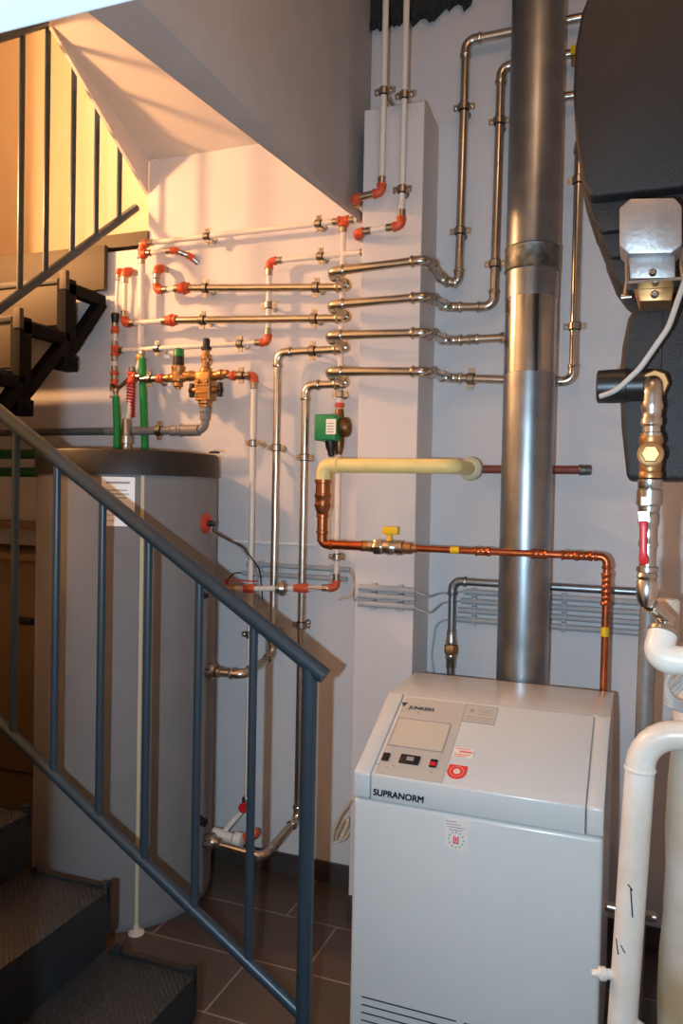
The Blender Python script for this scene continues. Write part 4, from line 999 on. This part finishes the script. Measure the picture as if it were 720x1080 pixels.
# white insulated pipe from that column, bending to the right
q0 = Y(698, 650, yV); q1 = Y(697, 697, yV)
pts = [Y(699, 667, yV+.03), Y(692, 694, yV), V((.42, yV-.02, Y(692, 697, yV).z))]
t = thing('white_pipe', 'fat white pipe elbow below the valve column leaving to the right', 'pipe', (pts[1].x, yV, pts[1].z-.03))
obj('tube', sweep(B(), path(pts, .04), .030, 24), grime, t)
p = pts[0]; d = (pts[0]-pts[1]).normalized()
lathe(bm := B(), p-d*.006, d, [(0, .028), (.002, .032), (.010, .032), (.014, .02), (.02, .018)], 22); obj('ring_collar', bm, nickel, t)
sweep(bm := B(), [p+d*.01, p+d*.03, Y(686, 638, yV)], [.016, .019, .016], 16); obj('silver_joint', bm, steel, t)
# grey steel upright behind
a = Y(684, 640, 2.35)
t, pp = pipe('steel_pipe', 'dull galvanised upright pipe behind the white pipes on the right', [V((a.x, 2.35, Y(684, 625, 2.35).z)), V((a.x-.012, 2.35, 0.0))], .024, dull, fits=False)
a = Y(697, 655, 1.99)
tag(obj('insulated_pipe', lathe(B(), V((a.x+.012, 1.99, Y(697, 700, 1.99).z)), V((.02, 0, 1)), [(0, .024), (.01, .026), (.15, .026), (.155, .022)], 18), beige, None), 'short beige wrapped pipe behind the silver valve column', 'pipe')
# large white pipe in front, lower right
yW2 = 1.95
a = Y(675, 800, yW2); top = Y(700, 773, yW2); bt = Y(654, 1080, yW2)
e0 = Y(677, 860, yW2)
xw = Y(664, 960, yW2).x
pts = [V((.42, yW2-.02, Y(700, 773, yW2).z)), V((Y(677, 790, yW2).x, yW2, Y(700, 773, yW2).z)), V((Y(655, 1060, yW2).x-.01, yW2, 0))]
t = thing('white_pipe', 'fat white upright pipe beside the boiler curving right at its top', 'pipe', (pts[2].x, yW2, 0))
RWW = .0335
obj('tube', sweep(B(), path(pts, .085), RWW, 28), grime, t)
d = (pts[2]-pts[1]).normalized(); c1 = pts[1]+d*.086
obj('weld_ring', lathe(B(), c1, d, [(0, RWW), (.003, RWW+.003), (.007, RWW+.003), (.01, RWW)], 28), grime, t)
c1 = V((pts[1].x+.09, yW2, pts[1].z)); obj('weld_ring', lathe(B(), c1, V((1, 0, 0)), [(0, RWW), (.003, RWW+.003), (.007, RWW+.003), (.01, RWW)], 28), grime, t)
p = near_on([pts[1], pts[2]], 660, 1066)[0]
e = p+V((.25, -.02, -.13)); obj('branch', sweep(B(), [p, p+V((.06, -.005, -.03)), e], .022, 18), grime, t)
p = near_on([pts[1], pts[2]], 650, 1036)[0]
lathe(bm := B(), p, V((-1, -.3, .0)), [(0, .012), (.045, .012), (.047, .016), (.06, .016), (.066, .010), (.08, .008)], 12); obj('bleed_plug', bm, grime, t)
# paint chips on it
bm = B()
for q in (((665, 930), (667, 960)), ((662, 926), (667, 932)), ((650, 985), (652, 1000)), ((655, 990), (659, 997))):
    p1_, p2_ = [near_on([pts[1], pts[2]], *k)[0] for k in q]; a = Y(*q[0], yW2); b3 = Y(*q[1], yW2)
    def sk(P_):
        cen = near_on([pts[1], pts[2]], *proj(P_))[0]; dx_ = max(-.03, min(.03, P_.x-cen.x)); return V((P_.x, cen.y-sqrt(RWW**2-dx_**2)-.0003, P_.z))
    cyl(bm, sk(a), sk(b3), .0016, 6)
obj('paint_chip', bm, black, t)
# stained plastered pipe casing at the right edge
a = Y(706, 800, 1.98)
bm = B(); pr = []
for k in range(13):
    z = .02+k*.105; pr.append((z-.02, .062+.004*sin(k*1.7)))
lathe(bm, V((.125, 2.0, .0)), V((.018, 0, 1)), pr, 20)
tag(obj('pipe_casing', bm, dirty, None), 'stained cream wrapped pipe at the right edge behind the fat white pipe', 'pipe')
# small silver pipe between boiler and white pipe
a = Y(626, 953, 2.3)
t, pp = pipe('steel_pipe', 'short shiny pipe joining boiler side to the fat white pipe', [V((-.062, 2.3, a.z)), V((.07, 2.3, a.z-.005))], .0135, nickel, fits=False)
# boxes, bundle at right
a, b2 = W(708, 640, .04), W(712, 690, .1)
bm = box(B(), (Y(709, 636, 2.5).x, 2.5, Y(715, 682, 2.5).z), (.42, 2.56, Y(715, 640, 2.5).z), .006)
tag(obj('junction_box', bm, cond, None), 'grey junction box behind the white elbow at the right edge', 'box')
t = thing('cable_bundle', 'untidy bundle of white cables under the white elbow at right edge', 'cable', Y(712, 750, 1.9))
for k in range(6):
    pts = [Y(722, 700+k*4, 1.92), Y(708+random.uniform(-3, 2), 708+k*6, 1.88+k*.006), Y(702+random.uniform(-2, 2), 722+k*4, 1.88), Y(708, 736+k*2, 1.87), Y(724, 742+k*2, 1.90)]
    obj('cable', sweep(B(), path(pts, .02), .0042, 8), cable, t)
# small yellow-tagged bleed valve by the black shell
p = W(608, 60, .07)
t = thing('bleed_valve', 'small brass valve with yellow tag between flue and black shell', 'valve', V((p.x, YW-.07, p.z-.01)))
lathe(bm := B(), V((p.x-.01, YW-.07, p.z-.03)), V((0, 0, 1)), [(0, .008), (.03, .008), (.03, .014), (.05, .014), (.055, .008)], 12); obj('body', bm, brass, t)
bm = box(B(), (p.x-.02, YW-.095, p.z-.0), (p.x+.018, YW-.085, p.z+.03), .002); obj('tag', bm, yellow, t)

# ------------------------------------------------------------------ lights
def lin_light(kind, name, loc, energy, col, size=.05, spot=None, blend=.5, rot=None):
    l = bpy.data.lights.new(name, kind); l.energy = energy; l.color = col
    if kind in ('POINT', 'SPOT'): l.shadow_soft_size = size
    if kind == 'SPOT': l.spot_size = spot; l.spot_blend = blend
    o = bpy.data.objects.new(name, l); C.objects.link(o); o.location = loc
    if rot is not None: o.rotation_euler = rot
    return o
fl = EYE-RR*.115-UU*.035+f_*.01
q = (f_-UU*.12).to_track_quat('-Z', 'Y').to_euler()
lin_light('SPOT', 'camera_flash', fl, 145, (.60, .83, 1.0), .012, radians(128), .9, q)
lin_light('POINT', 'stair_lamp', (-3.02, 1.95, 2.98), 165, (1., .48, .19), .06)
lin_light('POINT', 'hall_lamp', (-2.4, 3.5, 4.2), 34, (1., .58, .27), .08)
lin_light('POINT', 'warm_fill', (-.1, 1.25, 3.5), 9, (1., .54, .27), .12)  # added fill light, warms boiler top and flash shadows; no actual fixture
w = bpy.data.worlds.new('world'); scn.world = w; w.use_nodes = True
w.node_tree.nodes['Background'].inputs[0].default_value = (.9, .75, .6, 1); w.node_tree.nodes['Background'].inputs[1].default_value = .05

for o in bpy.data.objects:
    if 'org' in o.keys(): del o['org']
vs = scn.view_settings
vs.view_transform = 'Standard'; vs.look = 'None'; vs.gamma = 1; vs.use_curve_mapping = False; vs.exposure = -.12
